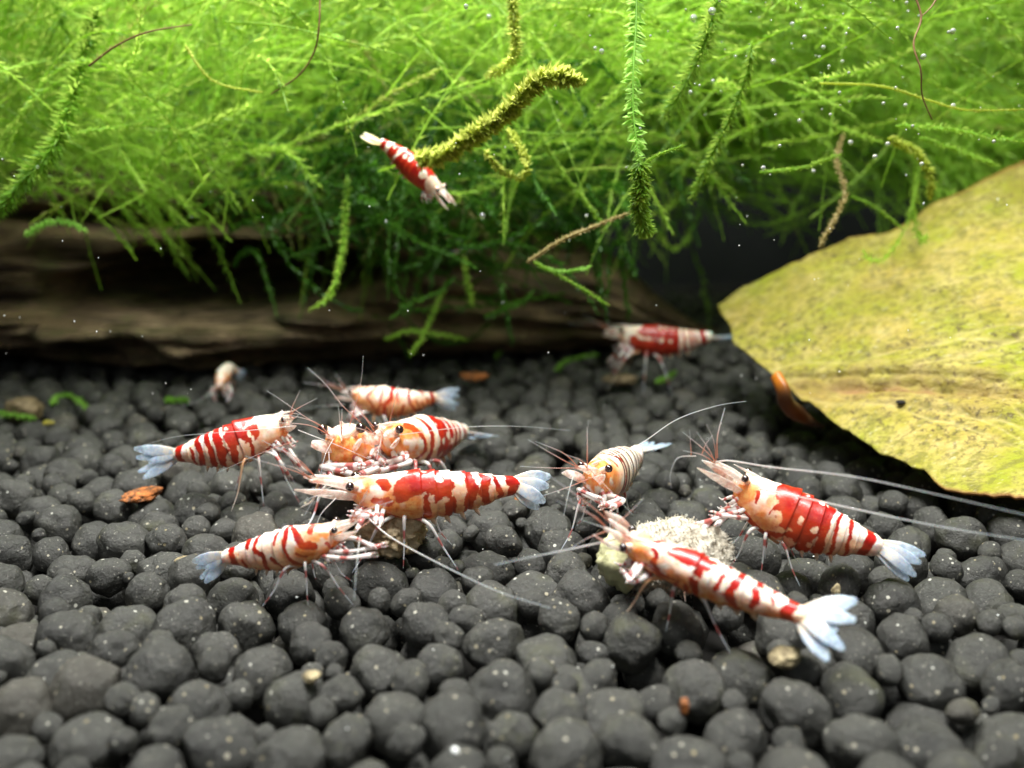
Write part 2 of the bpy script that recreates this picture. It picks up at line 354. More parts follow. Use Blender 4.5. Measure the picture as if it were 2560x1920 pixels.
# ------------------------------------------------------------------ shrimps
PROF_S = [-.06, -.03, .0, .05, .1, .2, .3, .38, .45, .55, .65, .75, .83, .9, .97, 1.0]
PROF_H = [.02, .10, .14, .180, .205, .240, .268, .275, .268, .248, .222, .188, .155, .125, .105, .07]
SEG = [.40, .485, .575, .665, .75, .835, 1.02]
def shrimp(label, spine, fan, red=(), spots=(), fat=1.0, belly=.8, head=.7, pale=0, groove=.35, up=(0, 0, 1), fanv=None, fanw=1.0,
           legs=True, ants=(), seed=1, scales=.30, scdir=None, clawto=None, tailm='tail', wide=.70, detail=1, legz=.03, dropped=0.0, lpx=None, headlift=0):
    r_ = random.Random(seed); nr = np.random.RandomState(seed)
    pts = np.array([P(*q) for q in spine]); nS, nA = (230, 56) if detail else (110, 32)
    L = np.sum(np.linalg.norm(np.diff(cat(pts, 60), axis=0), axis=1))
    sv = np.concatenate([np.linspace(-.06, 0, 9)[:-1], np.linspace(0, 1, nS)])
    Cm = cat(pts, 400); ss = np.linspace(0, 1, 400)
    C0 = np.stack([np.interp(np.maximum(sv, 0), ss, Cm[:, i]) for i in range(3)], 1)
    T0 = nrm(Cm[3] - Cm[0]); C0 += np.minimum(sv, 0)[:, None] * L * T0
    T, U, S = frames(C0, up)
    fat = fat * 1.15; h = np.interp(sv, PROF_S, PROF_H) * L * fat
    # smooth profile
    ker = np.ones(9) / 9; hp = np.pad(h, 4, mode='edge'); h = np.convolve(hp, ker, 'valid'); h[0] = .004 * L
    a = np.arange(nA) / nA * 2 * math.pi                      # 0 = back, pi = belly
    ca, sa = np.cos(a), np.sin(a)
    seg_t = np.zeros_like(sv); seg_i = np.full(len(sv), -1)
    for i in range(6):
        m = (sv >= SEG[i]) & (sv < SEG[i + 1]); seg_t[m] = (sv[m] - SEG[i]) / (SEG[i + 1] - SEG[i]); seg_i[m] = i
    step = np.where(seg_i >= 0, .955 + .075 * seg_t ** 1.5, 1.0)
    step = np.where((seg_i < 0) & (sv > .3), 1 + .05 * sstep(.3, .40, sv), step)
    low_ = np.clip(-ca, 0, 1) ** 1.5
    lobe = np.where((seg_i >= 0) & (seg_i < 5), .16 * np.sqrt(np.clip(np.sin(np.pi * np.clip(seg_t, 0, 1)), 0, 1)) - .05, 0)
    hh = h[:, None] * .5 * step[:, None] * (1 + lobe[:, None] * low_[None, :])
    # the back arches slightly between segments, the belly is narrower than the flanks
    wid = wide * (1 - .16 * low_ ** 2)[None, :] * np.ones_like(hh) * np.where(sv > .83, 1.1, 1)[:, None]
    bx = .03 * L * (vnoise(np.stack(np.broadcast_arrays(sv[:, None] * 12, ca[None, :] * 2, sa[None, :] * 2), -1), seed)) * .12
    V = C0[:, None, :] + (hh * ca[None, :] + bx)[..., None] * U[:, None, :] + ((hh * wid * sa[None, :]) + bx * sa[None, :])[..., None] * S[:, None, :]
    n = len(sv); i, j = np.meshgrid(np.arange(n - 1), np.arange(nA), indexing='ij'); j2 = (j + 1) % nA
    Fq = np.stack([i * nA + j, i * nA + j2, (i + 1) * nA + j2, (i + 1) * nA + j], -1).reshape(-1, 4)
    Sg, Ag = np.meshgrid(sv, a, indexing='ij'); vv = np.where(Ag > math.pi, 2 * math.pi - Ag, Ag) / math.pi
    wob = np.stack([Sg * 9, vv * 4, np.where(Ag > math.pi, 1.0, 0) + seed * 5.3 + 0 * Sg], -1)
    s1 = Sg + .018 * vnoise(wob, seed) + .006 * vnoise(wob * 3, seed + 2); v1 = vv + .05 * vnoise(wob + 9, seed + 1) + .02 * vnoise(wob * 3 + 4, seed + 3)
    K = .42; fld = np.full(Sg.shape, -9.0)
    for wd, pl in red:
        if len(pl) == 1: pl = [pl[0], pl[0]]
        for (sa_, va_), (sb_, vb_) in zip(pl[:-1], pl[1:]):
            ax, ay = sa_, va_ * K; bx_, by_ = sb_ - sa_, (vb_ - va_) * K; l2 = bx_ ** 2 + by_ ** 2 + 1e-12
            t = np.clip(((s1 - ax) * bx_ + (v1 * K - ay) * by_) / l2, 0, 1)
            fld = np.maximum(fld, wd - np.hypot(s1 - ax - t * bx_, v1 * K - ay - t * by_))
    for (s0, v0, r0) in spots: fld = np.minimum(fld, np.hypot(s1 - s0, (v1 - v0) * K) - r0)
    fld = np.clip(fld / .022, -2, 2)
    nz = fbm(np.stack([Sg * 14, vv * 6, seed + 0 * Sg], -1), 3, seed)
    orng = belly * sstep(.20, .62, vv + .12 * nz) * sstep(1.1, .85, Sg) * 1.05 + head * np.exp(-(Sg / .26) ** 2) * sstep(.05, .42, vv + .3 * nz + .10) * sstep(-.35, .25, nz + .25 * (head - .6)) * 1.15
    gro = np.zeros_like(Sg)
    for q in SEG[:6] + ([.33, .365, .44, .53, .62, .705, .79] if groove > 1.2 else []): gro += np.exp(-((Sg - q - .002) / (.0045 + .004 * (groove > 1.2))) ** 2)
    gro = np.clip(gro, 0, 1) * groove
    V = V.reshape(-1, 3)
    org = pts[len(pts) // 2].copy(); org[2] = 0
    root = empty('shrimp', org)
    tag(root, label, 'shrimp', 'red and white banded shrimps on the black soil' if 'swim' not in label else None)
    me = mesh_np('body', V - org, Fq, M['shell'], {'red': fld.ravel(), 'orange': np.clip(orng, 0, 1).ravel(), 'groove': gro.ravel(), 'pale': np.full(len(V), float(pale))})
    obj('body', me, root)
    def part(name, V, Fc, m, t=None, parent=None): return obj(name, mesh_np(name, V - org, Fc, m, {'t': t} if t is not None else None), parent or root)
    def at(s_, v_, side, k=1.0):
        i_ = int(np.argmin(abs(sv - s_))); an = v_ * math.pi * side
        return C0[i_] + hhc(i_, an) * k
    def hhc(i_, an):
        hb = h[i_] * .5; return U[i_] * hb * math.cos(an) + S[i_] * hb * wide * math.sin(an)
    T0, U0, S0 = T[9], U[9], S[9]; f = -T0
    # eyes on short stalks, looking outwards
    er = .0255 * L * (1 if fat < 1.15 else 1.08)
    for sd in (-1, 1):
        b = C0[10] + U0 * h[14] * .25 + S0 * sd * h[14] * .18; e = b + S0 * sd * h[14] * .22 + U0 * h[14] * .12 + f * .03 * L
        st_V, st_F, st_t = tube_tri([b, e], [er * .9, er * .75], 6, 8)
        Ev, Ef = ICO[3]; eye = part('eye', Ev * er + e + S0 * sd * er * .4 + f * er * .25, Ef, M['eye'])
        part('eyestalk', st_V, st_F, M['stalk'], None, eye)
    # rostrum
    Vr, Fr, tr_ = tube_tri([C0[26] + U[26] * h[26] * .44, C0[9] + U0 * h[12] * .52, C0[9] + U0 * (h[12] * .42 + headlift * L) + f * .15 * L], [.02 * L, .016 * L, .002 * L], 12, 6, .6); part('rostrum', Vr, Fr, M['scale'])
    # antennal scales and antennule stalks
    fd = f if scdir is None else nrm(P(*scdir) - C0[9]); 
    for sd in (-1, 1):
        b = C0[8] + S0 * sd * h[12] * .28 - U0 * h[12] * .08
        p1 = b + fd * scales * L * .5 + S0 * sd * .045 * L + U0 * .01 * L; p2 = b + fd * scales * L + S0 * sd * .05 * L
        Vr, Fr, tr_ = tube_tri([b, p1, p2], [.028 * L, .038 * L, .030 * L, .005 * L], 18, 10, .32, up=U0 + .5 * S0 * sd); part('antennal_scale', Vr, Fr, M['scale'])
        b = C0[8] + S0 * sd * h[12] * .12 + U0 * h[12] * .18
        p1 = b + fd * scales * L * .8 + S0 * sd * .015 * L
        Vr, Fr, tr_ = tube_tri([b, (b + p1) / 2 + U0 * .01 * L, p1], [.026 * L, .022 * L, .010 * L], 12, 8); part('antennule', Vr, Fr, M['scale'])
    if legs:
        for q in range(4):
            sd = -1 if q % 2 else 1; b = C0[8] + U0 * h[14] * .2 + S0 * sd * h[14] * .14 + fd * scales * L * .75
            d_ = nrm(fd + S0 * sd * r_.uniform(.1, .6) + U0 * r_.uniform(-.3, .7)); e_ = b + d_ * L * r_.uniform(.25, .5) + np.array([0, 0, r_.uniform(-.05, .1) * L])
            Vr, Fr, tr_ = tube_tri([b, b + d_ * L * .15 + U0 * .02 * L, e_], [.0045, .004, .002], 16, 5); part('feeler', Vr, Fr, M['ant'], tr_)
    # mouthparts under the face
    for q in range(10):
        sd = -1 if q % 2 else 1; b = at(.02 + .03 * (q // 2), r_.uniform(.68, .9), sd, .9); tgt = b - U0 * h[20] * r_.uniform(.25, .5) + f * L * r_.uniform(.02, .09) + S0 * sd * .02 * L
        m_ = (b + tgt) / 2 + S0 * sd * .025 * L
        Vr, Fr, tr_ = tube_tri([b, m_, tgt, tgt + f * .03 * L], [.016 * L, .017 * L, .010 * L, .003 * L], 12, 6); part('mouthpart', Vr, Fr, M['claw'], tr_)
    # legs
    if legs:
        for q in range(10):
            sd = -1 if q % 2 else 1; k = q // 2; s_ = .10 + .065 * k
            b = at(s_, .84, sd, .92); ln = L
            if k < 2:   # claw legs, folded forward
                reach = clawto is not None
                tip = b + f * L * r_.uniform(.12, .22) + S0 * sd * L * r_.uniform(.02, .09)
                tip[2] = max(b[2] - L * r_.uniform(.16, .26), legz + .03)
                if reach: tip = P(*clawto) + nr.uniform(-1, 1, 3) * np.array([.10, .06, .05])
                kn = (b + tip) / 2 + S0 * sd * L * .10 + np.array([0, 0, .03 * L])
                Vr, Fr, tr_ = tube_tri([b, kn, tip], [.013 * L, .019 * L, .012 * L, .020 * L], 18, 7)
                lg = part('claw_leg', Vr, Fr, M['claw'], tr_)
                d_ = nrm(tip - kn)
                for u_ in (-1, 1):
                    o_ = np.cross(d_, S0); e_ = tip + d_ * .055 * L + o_ * u_ * .012 * L
                    Vr, Fr, tr_ = tube_tri([tip + o_ * u_ * .008 * L, (tip + e_) / 2 + o_ * u_ * .01 * L, e_], [.010 * L, .009 * L, .003 * L], 6, 5); part('pincer', Vr, Fr, M['claw'], tr_, lg)
            else:
                out = L * r_.uniform(.07, .15); fw = L * (.18 - .17 * (k - 2)) * r_.uniform(.7, 1.3)
                kn = b + S0 * sd * out * .55 + f * fw * .5; kn[2] = b[2] - abs(b[2]) * .05 + r_.uniform(-.02, .04) * L
                an_ = kn + S0 * sd * out * .3 + f * fw * .5; an_[2] = b[2] * .5
                tip = kn + S0 * sd * out * .75 + f * fw; tip[2] = terrain(tip[0], tip[1]) + legz
                Vr, Fr, tr_ = tube_tri([b, kn, an_, tip], [.014 * L, .012 * L, .007 * L, .005 * L, .0025 * L], 20, 6)
                part('leg', Vr, Fr, M['leg'] if (r_.random() < .85) else M['legor'], tr_)
    for q in range(8):   # swimmerets
        sd = -1 if q % 2 else 1; k = q // 2; s_ = SEG[k] + .045
        b = at(s_, .86, sd, .95); tp = b - U[100 if detail else 50] * L * .055 - T0 * (-.03 * L)
        Vr, Fr, tr_ = tube_tri([b, (b + tp) / 2, tp], [.016 * L, .020 * L, .006 * L], 8, 6, .6); part('swimmeret', Vr, Fr, M['swim'], tr_)
    # tail fan
    e = C0[-3]; tip = P(*fan); ax = nrm(tip - e); fl = np.linalg.norm(tip - e)
    fv = S[-3] if fanv is None else nrm(np.array(fanv, float)); fv = nrm(fv - ax * (fv @ ax)); fn_ = np.cross(ax, fv)
    for q, (ang, ln, wd) in enumerate(((0, .72, .032), (.22 * fanw, .98, .040), (-.22 * fanw, 1.0, .040), (.50 * fanw, 1.02, .046), (-.48 * fanw, .95, .044))):
        d_ = nrm(ax * math.cos(ang) + fv * math.sin(ang)); b = e + fv * math.sin(ang) * .03 * L - ax * .04 * L + fn_ * (q % 3) * .005 * L
        Vr, Fr, tr_ = tube_tri([b, b + d_ * fl * ln * .5 + fn_ * .02 * L * (q % 3), b + d_ * fl * ln], [.025 * L, wd * L * .9, wd * L * 1.12, wd * L * .95, .016 * L], 20, 12, .13, up=fv)
        part('telson' if q == 0 else 'tail_lobe', Vr, Fr, M[tailm], tr_)
    # antennae: pixel paths give their place, each with its own depth
    for an in ants:
        w_, pth = an[0] * .62, an[1]; mm = M['anth'] if len(an) > 2 else M['ant']
        Vr, Fr, tr_ = tube_tri([P(*q) for q in pth], [w_, w_ * .8, w_ * .6, w_ * .45], 40, 5); part('antenna', Vr, Fr, mm, tr_)
    return root
B = lambda s_, w_=.03, v0=0, v1=1: (w_, [(s_, v0), (s_, v1)])
# 1 the one standing clear at the side of the group
shrimp('shrimp with red saddle and peach bands, head raised, standing apart beside the feeding group', [(708, 1064, 7.95), (640, 1090, 7.9), (560, 1118, 7.85), (440, 1137, 7.95)], (330, 1165, 8.0),
    red=[B(.93, .034), (.014, [(.80, .35), (.82, .9)]), (.028, [(.745, 0), (.71, .5), (.79, .95)]), (.028, [(.65, 0), (.60, .5), (.68, .95)]), (.028, [(.545, 0), (.52, .45), (.58, .9)]),
         (.07, [(.27, 0), (.42, .1)]), (.05, [(.25, .35), (.44, .3)]), (.024, [(.46, .4), (.46, .95)]), (.02, [(.31, .5), (.34, .95)]), (.02, [(.12, .7), (.2, .8)])],
    spots=[(.385, .40, .022), (.295, .34, .022), (.27, .42, .018), (.46, .15, .012), (.14, .1, .03)], fat=1.22, belly=.45, head=.35, groove=.15, seed=3, fanv=(0, .35, 1), fanw=.62, scales=.27, scdir=(765, 1035, 7.5),
    ants=[(.006, [(735, 1065, 7.5), (600, 1078, 7.4), (450, 1090, 7.6), (360, 1112, 7.7)], 1), (.006, [(745, 1075, 7.4), (860, 1120, 7.3), (960, 1165, 7.3)], 1),
          (.005, [(730, 1105, 7.3), (660, 1130, 7.2), (543, 1182, 7.2)])])
# 2 behind, nearly hidden
shrimp('blurred shrimp with amber belly and thin red stripes, behind the feeding pair', [(890, 992, 9.9), (950, 1003, 9.8), (1020, 1005, 9.8), (1092, 994, 9.9)], (1155, 1000, 10.0),
    red=[B(.935, .026, 0, .8), (.012, [(.80, .5), (.84, .95)]), (.02, [(.80, 0), (.83, .2)]), (.014, [(.665, 0), (.665, .5), (.78, .95)]), (.016, [(.6, .5), (.55, .8)]), (.026, [(.49, 0), (.48, .35), (.41, .5), (.4, .95)]), (.016, [(.3, 0), (.22, .4), (.3, .6)]), (.014, [(.38, .1), (.36, .5), (.30, .8)]), (.014, [(.55, .05), (.54, .4)]), (.012, [(.74, .4), (.78, .9)]), (.014, [(.87, .3), (.88, .9)]), (.014, [(.17, 0), (.15, .2)])],
    fat=1.18, belly=1.3, head=.7, pale=.15, groove=.12, seed=5, fanv=(0, .2, 1), fanw=.7, scales=.22, detail=0, ants=[(.007, [(860, 1012, 9.8), (800, 1016, 9.9), (740, 1024, 10)], 1)])
# 3 front three quarters
shrimp('white and orange faced shrimp with dark red belly stripes, facing forward over the food', [(970, 1098, 7.7), (1018, 1103, 8.0), (1088, 1096, 8.5), (1160, 1078, 9.1)], (1222, 1088, 9.4),
    red=[(.035, [(.10, .22), (.15, .28)]), (.018, [(.17, .3), (.26, .62), (.2, .95)]), (.022, [(.28, 0), (.34, .4), (.33, .95)]), (.05, [(.44, .05), (.47, .6)]), (.03, [(.53, .1), (.54, .8)]), (.03, [(.61, .05), (.62, .8)]), (.024, [(.70, 0), (.70, .7)]), (.018, [(.78, 0), (.78, .7)]), (.022, [(.87, 0), (.87, .6)])],
    spots=[(.47, .5, .022), (.55, .42, .02), (.43, .22, .016), (.62, .5, .02)], fat=.95, belly=.25, head=1.1, groove=.7, seed=7, scales=.24, scdir=(935, 1105, 7.3), clawto=(955, 1165, 7.6), wide=.80,
    ants=[(.006, [(972, 1062, 7.8), (985, 1010, 7.75), (996, 962, 7.7)]), (.0065, [(930, 1080, 7.5), (862, 1020, 7.4), (815, 962, 7.5), (770, 920, 7.6)]),
          (.0055, [(935, 1068, 7.6), (890, 1015, 7.6), (848, 960, 7.6)]), (.0055, [(1000, 1087, 7.7), (1160, 1068, 7.6), (1300, 1066, 7.6), (1425, 1076, 7.7)], 1),
          (.006, [(955, 1068, 7.6), (952, 1110, 7.4), (951, 1155, 7.4)])])
# 4 orange face
shrimp('orange faced shrimp seen head on, crowding against its white and red neighbour', [(856, 1112, 7.45), (868, 1140, 7.9), (884, 1146, 8.5), (900, 1134, 9.1)], (915, 1120, 9.4),
    red=[B(.45, .03), B(.57, .03), B(.7, .03), B(.86, .03), (.02, [(.08, .7), (.14, .95)])], fat=1.12, belly=.95, head=1.7, groove=.3, seed=9, scales=.12, scdir=(838, 1108, 7.3), clawto=(905, 1172, 7.3), wide=.78,
    ants=[(.007, [(836, 1086, 7.45), (760, 1040, 7.4), (700, 998, 7.4), (667, 977, 7.4)]), (.006, [(873, 1068, 7.5), (888, 1015, 7.5), (903, 950, 7.5), (908, 890, 7.5)]),
          (.006, [(833, 1098, 7.3), (812, 1140, 7.2), (800, 1195, 7.1)], 1), (.006, [(822, 1130, 7.3), (825, 1165, 7.2), (840, 1200, 7.1)], 1),
          (.0045, [(905, 1098, 7.4), (935, 1120, 7.3), (975, 1155, 7.2)])])
# 5 the main one
shrimp('large side on shrimp with a bold red saddle, standing over the brown food', [(893, 1230, 6.85), (1010, 1238, 6.85), (1150, 1228, 6.9), (1298, 1212, 7.0)], (1383, 1240, 7.05),
    red=[(.030, [(.165, .20), (.195, .28)]), (.06, [(.30, .30), (.40, .0)]), (.05, [(.28, .40), (.42, .28)]), (.022, [(.43, .45), (.42, .72), (.34, .92)]), (.016, [(.22, .80), (.33, .88)]),
         (.05, [(.47, .05), (.52, .4)]), (.045, [(.55, .28), (.47, .42)]), (.036, [(.56, .55), (.55, .9)]), (.03, [(.67, 0), (.70, .4), (.66, .85)]), (.026, [(.765, .05), (.79, .2), (.755, .45), (.79, .8)]),
         (.018, [(.845, .1), (.86, .5), (.88, .75)]), (.036, [(.945, 0), (.955, 1)]), (.03, [(.12, .5), (.2, .52)])],
    spots=[(.505, .18, .026), (.455, .46, .02), (.53, .50, .018), (.34, .52, .028), (.41, .03, .014)], fat=1.0, belly=.85, head=.75, groove=.12, seed=11, fanv=(.05, .35, 1), fanw=.85, scales=.38, scdir=(815, 1215, 6.7), clawto=(925, 1300, 6.55),
    ants=[(.006, [(835, 1215, 6.7), (795, 1235, 6.6), (760, 1290, 6.5)], 1), (.006, [(840, 1245, 6.6), (800, 1290, 6.5), (785, 1350, 6.4)], 1), (.006, [(830, 1240, 6.6), (790, 1240, 6.5), (748, 1260, 6.5)], 1),
          (.010, [(915, 1290, 6.6), (980, 1345, 6.4), (1120, 1420, 6.1), (1250, 1480, 5.9), (1375, 1520, 5.8)], 1), (.005, [(905, 1262, 6.5), (915, 1240, 6.45), (918, 1225, 6.45)])])
# 6 front, facing the other way
shrimp('smaller cream shrimp with thin branching red lines, opposite the large one at the brown food', [(838, 1336, 6.35), (770, 1358, 6.35), (680, 1378, 6.4), (560, 1394, 6.5)], (485, 1438, 6.6),
    red=[(.032, [(.89, 0), (.89, .5), (.86, .95)]), (.013, [(.79, .55), (.81, .9)]), (.01, [(.71, .75), (.72, .95)]), (.026, [(.73, 0), (.73, .22)]), (.020, [(.62, 0), (.655, .3), (.59, .5), (.61, .95)]), (.013, [(.42, .05), (.46, .3)]),
         (.018, [(.34, 0), (.385, .4), (.37, .6), (.28, .95)]), (.028, [(.29, .1), (.25, .40), (.16, .48)]), (.028, [(.13, .02), (.18, .22)]), (.012, [(.53, .55), (.44, .75), (.41, .95)]), (.01, [(.3, .55), (.25, .62)]), (.016, [(.06, .5), (.05, .8)])],
    fat=1.12, belly=.75, head=.8, groove=.1, seed=13, fanv=(-.1, .3, 1), fanw=.55, scales=.26, scdir=(912, 1300, 6.2), clawto=(915, 1372, 6.1), up=(.1, 0, 1),
    ants=[(.006, [(900, 1340, 6.2), (893, 1400, 6.0), (885, 1500, 5.8)], 1), (.005, [(900, 1320, 6.2), (940, 1290, 6.3), (965, 1260, 6.4)])])
# 7 head on with fine bands
shrimp('shrimp facing forward with an orange face and a fine black lined arched back', [(1486, 1196, 7.0), (1508, 1196, 7.3), (1552, 1168, 7.65), (1578, 1152, 7.9), (1594, 1126, 8.05)], (1650, 1102, 8.6),
    red=[(.012, [(.30, 0), (.36, .35), (.34, .85)]), (.014, [(.12, .75), (.2, .9)]), (.008, [(.22, .1), (.25, .3)])], fat=1.12, belly=.10, head=1.25, groove=1.6, seed=17, scales=.26, scdir=(1438, 1180, 6.7), clawto=(1525, 1255, 6.7), wide=.78, fanw=.35,
    ants=[(.006, [(1467, 1150, 6.9), (1468, 1105, 6.9), (1471, 1050, 6.9)]), (.006, [(1440, 1170, 6.8), (1380, 1170, 6.8), (1300, 1166, 6.8)]), (.009, [(1480, 1160, 6.9), (1592, 1115, 6.9), (1690, 1050, 6.9), (1790, 1015, 6.9), (1865, 1003, 7.0)], 1),
          (.006, [(1436, 1180, 6.8), (1422, 1230, 6.6), (1409, 1290, 6.5)], 1), (.008, [(1470, 1198, 6.8), (1420, 1218, 6.7), (1355, 1240, 6.6)]), (.005, [(1470, 1170, 6.7), (1520, 1220, 6.5), (1580, 1285, 6.4)])])
# 8
shrimp('stout shrimp with raised white head, long trailing antennae and solid red back by the leaf', [(1856, 1218, 6.75), (1925, 1268, 6.7), (2040, 1318, 6.6), (2200, 1368, 6.5)], (2310, 1432, 6.45),
    red=[(.085, [(.28, .12), (.50, .1)]), (.07, [(.32, .45), (.52, .4)]), (.06, [(.50, .6), (.58, .25)]), (.03, [(.10, .8), (.3, .85)]), (.02, [(.3, .75), (.44, .65)]), (.03, [(.62, 0), (.615, .9)]), (.013, [(.70, 0), (.70, .9)]), (.014, [(.785, 0), (.79, .9)]), (.032, [(.915, 0), (.90, 1)]), (.04, [(.55, .75), (.5, .9)]), (.012, [(.10, .35), (.14, .5)])],
    spots=[(.30, .52, .042), (.40, .78, .034), (.54, .06, .018), (.44, .03, .014), (.55, .5, .016), (.46, .45, .014), (.56, .72, .02), (.14, .15, .05)], fat=1.32, belly=.7, head=.5, groove=.15, seed=19, scales=.42, scdir=(1745, 1150, 6.55), clawto=(1782, 1306, 6.52), fanv=(0, .5, 1), fanw=.6, up=(.35, 0, 1),
    ants=[(.010, [(1790, 1155, 6.6), (1825, 1152, 6.5), (1930, 1168, 6.2), (2135, 1192, 5.9), (2360, 1240, 5.7), (2620, 1300, 5.5)], 1), (.012, [(1900, 1222, 6.4), (1966, 1235, 6.2), (2135, 1272, 6.0), (2360, 1318, 5.8), (2640, 1362, 5.6)], 1),
          (.006, [(1728, 1138, 6.5), (1726, 1105, 6.5), (1724, 1075, 6.5)]), (.009, [(1793, 1145, 6.5), (1794, 1090, 6.5), (1812, 1020, 6.6)]), (.006, [(1740, 1140, 6.5), (1695, 1145, 6.4), (1676, 1185, 6.4), (1678, 1220, 6.4)], 1), (.006, [(1755, 1135, 6.5), (1765, 1110, 6.5), (1782, 1088, 6.5)])])
# 9
shrimp('slender shrimp stretched along the pale food with a spread white tail fan', [(1578, 1366, 6.05), (1690, 1412, 5.95), (1850, 1480, 5.75), (2022, 1545, 5.5)], (2150, 1598, 5.3),
    red=[(.022, [(.13, .1), (.17, .2), (.15, .35), (.20, .42)]), (.045, [(.27, .03), (.44, .05)]), (.024, [(.42, .1), (.40, .3), (.44, .5), (.44, .95)]), (.016, [(.38, .5), (.40, .95)]), (.012, [(.25, .5), (.33, .5), (.3, .7)]), (.014, [(.1, .6), (.2, .65)]),
         (.020, [(.63, 0), (.60, .35), (.66, .65)]), (.022, [(.73, 0), (.725, .45)]), (.032, [(.91, 0), (.90, 1)]), (.010, [(.62, .75), (.6, .9)]), (.012, [(.8, .6), (.81, .65)]), (.012, [(.45, .85), (.52, .8)]), (.026, [(.20, .62), (.36, .72)]), (.016, [(.12, .45), (.24, .5)]), (.014, [(.55, .1), (.53, .35)]), (.012, [(.80, .05), (.83, .25)])],
    spots=[(.37, .28, .022), (.41, .3, .012)], fat=.80, belly=1.0, head=.7, groove=.08, seed=23, scales=.24, scdir=(1520, 1320, 6.0), clawto=(1590, 1440, 5.95), fanv=(.15, .9, .75), fanw=1.25, up=(.1, -.55, 1), wide=.85,
    ants=[(.011, [(1540, 1348, 6.0), (1430, 1372, 5.9), (1330, 1392, 5.8), (1235, 1412, 5.7)], 1), (.008, [(1525, 1325, 6.0), (1470, 1345, 6.0), (1430, 1368, 6.0)]), (.008, [(1530, 1320, 6.0), (1570, 1285, 6.0), (1610, 1245, 6.0)]), (.006, [(1530, 1325, 6.0), (1490, 1312, 6.0), (1455, 1300, 6.0)], 1),
          (.009, [(1670, 1385, 5.7), (1660, 1340, 5.6), (1652, 1310, 5.6)])])
# 10 far one at the leaf
shrimp('dark red cream spotted shrimp standing far back, tail at the leaf tip', [(1556, 838, 11.75), (1620, 850, 11.7), (1700, 852, 11.7), (1780, 842, 11.65)], (1850, 838, 11.6),
    red=[(.11, [(.25, .1), (.5, .2)]), (.12, [(.22, .75), (.5, .75)]), (.06, [(.5, 0), (.5, 1)]), (.03, [(.60, 0), (.60, .95)]), (.016, [(.69, 0), (.69, .9)]), (.016, [(.765, 0), (.765, .9)]), (.03, [(.90, 0), (.90, .9)]), (.10, [(.42, .4), (.5, .4)]), (.05, [(.14, .5), (.2, .8)]), (.014, [(.82, 0), (.82, .8)])],
    spots=[(.16, .08, .045), (.36, .4, .015), (.4, .1, .02), (.47, .1, .02), (.42, .45, .024), (.52, .45, .02), (.55, .12, .022), (.08, .2, .07)], fat=1.1, belly=.3, head=.4, pale=.5, groove=0, seed=29, scales=.22, detail=0, fanw=.5, ants=[(.008, [(1525, 825, 11.2), (1518, 800, 11.2), (1520, 775, 11.2)], 1)])
# 11 swimming
sw = shrimp('small red shrimp with cream spots swimming head down in front of the moss', [(1093, 478, 8.9), (1050, 436, 8.9), (1005, 395, 8.95), (952, 355, 9.0)], (898, 333, 9.0),
    red=[(.14, [(.22, .2), (.5, .2)]), (.12, [(.2, .6), (.5, .7)]), (.09, [(.5, 0), (.62, .8)]), (.06, [(.74, .1), (.78, .8)]), (.04, [(.93, 0), (.93, 1)])],
    spots=[(.24, .30, .055), (.36, .22, .025), (.47, .28, .030), (.56, .30, .035), (.67, .28, .035), (.76, .25, .022), (.85, .25, .04), (.03, .3, .15)], fat=1.08, tailm='tailc', belly=.3, head=.5, pale=.9, groove=0, seed=31, scales=.28, detail=0, legs=False, up=(.7, -.5, .75), fanw=.5)
# 12 pale one far back
shrimp('tiny pale cream shrimp facing forward alone by the driftwood', [(551, 964, 11.0), (556, 944, 11.15), (572, 922, 11.4), (592, 930, 11.6)], (615, 946, 11.6),
    red=[], fat=.98, belly=.7, head=1.5, pale=.35, groove=.15, seed=37, scales=.14, detail=0, wide=.85, ants=[(.008, [(535, 975, 11), (500, 1000, 10.9), (440, 1020, 10.8)], 1)])
# 13 half hidden one
shrimp('out of focus bluish white shrimp in the dark water before the driftwood hollow', [(1190, 622, 12.6), (1175, 624, 12.5), (1155, 628, 12.5), (1138, 630, 12.5)], (1118, 632, 12.5),
    red=[(.06, [(.1, 0), (.1, 1)])], fat=1.1, belly=0, head=.2, groove=0, seed=41, scales=.3, detail=0, legs=False)
# ------------------------------------------------------------------ food, chips and odd stones
def blob(name, px_, py_, d, r3, m, label, cat_, seed, rough=1.5, sub=5, group=None, rz=0, fine=.05, tx=0):
    if d is None: g_ = G(px_, py_, .11); d = float(project(g_)[2])
    V, Fc = ICO[sub]; V = V.copy()
    dsp = 1 + rough * (.22 * vnoise(V * 1.3 + seed, seed) + .10 * vnoise(V * 3 + seed, seed + 1)) + fine * fbm(V * 9, 3, seed + 2)
    W = V * dsp[:, None] * np.array(r3); c, s_ = math.cos(rz), math.sin(rz); W = W @ np.array([[c, s_, 0], [-s_, c, 0], [0, 0, 1]])
    o = obj(name, mesh_np(name, W, Fc, m)); o.location = P(px_, py_, d); o.rotation_euler = (tx, 0, 0); tag(o, label, cat_, group); return o
blob('food_wafer', 1685, 1395, 6.62, (.45, .22, .31), M['food'], 'pale crumbly lump of food between three shrimps', 'shrimp food', 3, .6, fine=.085)
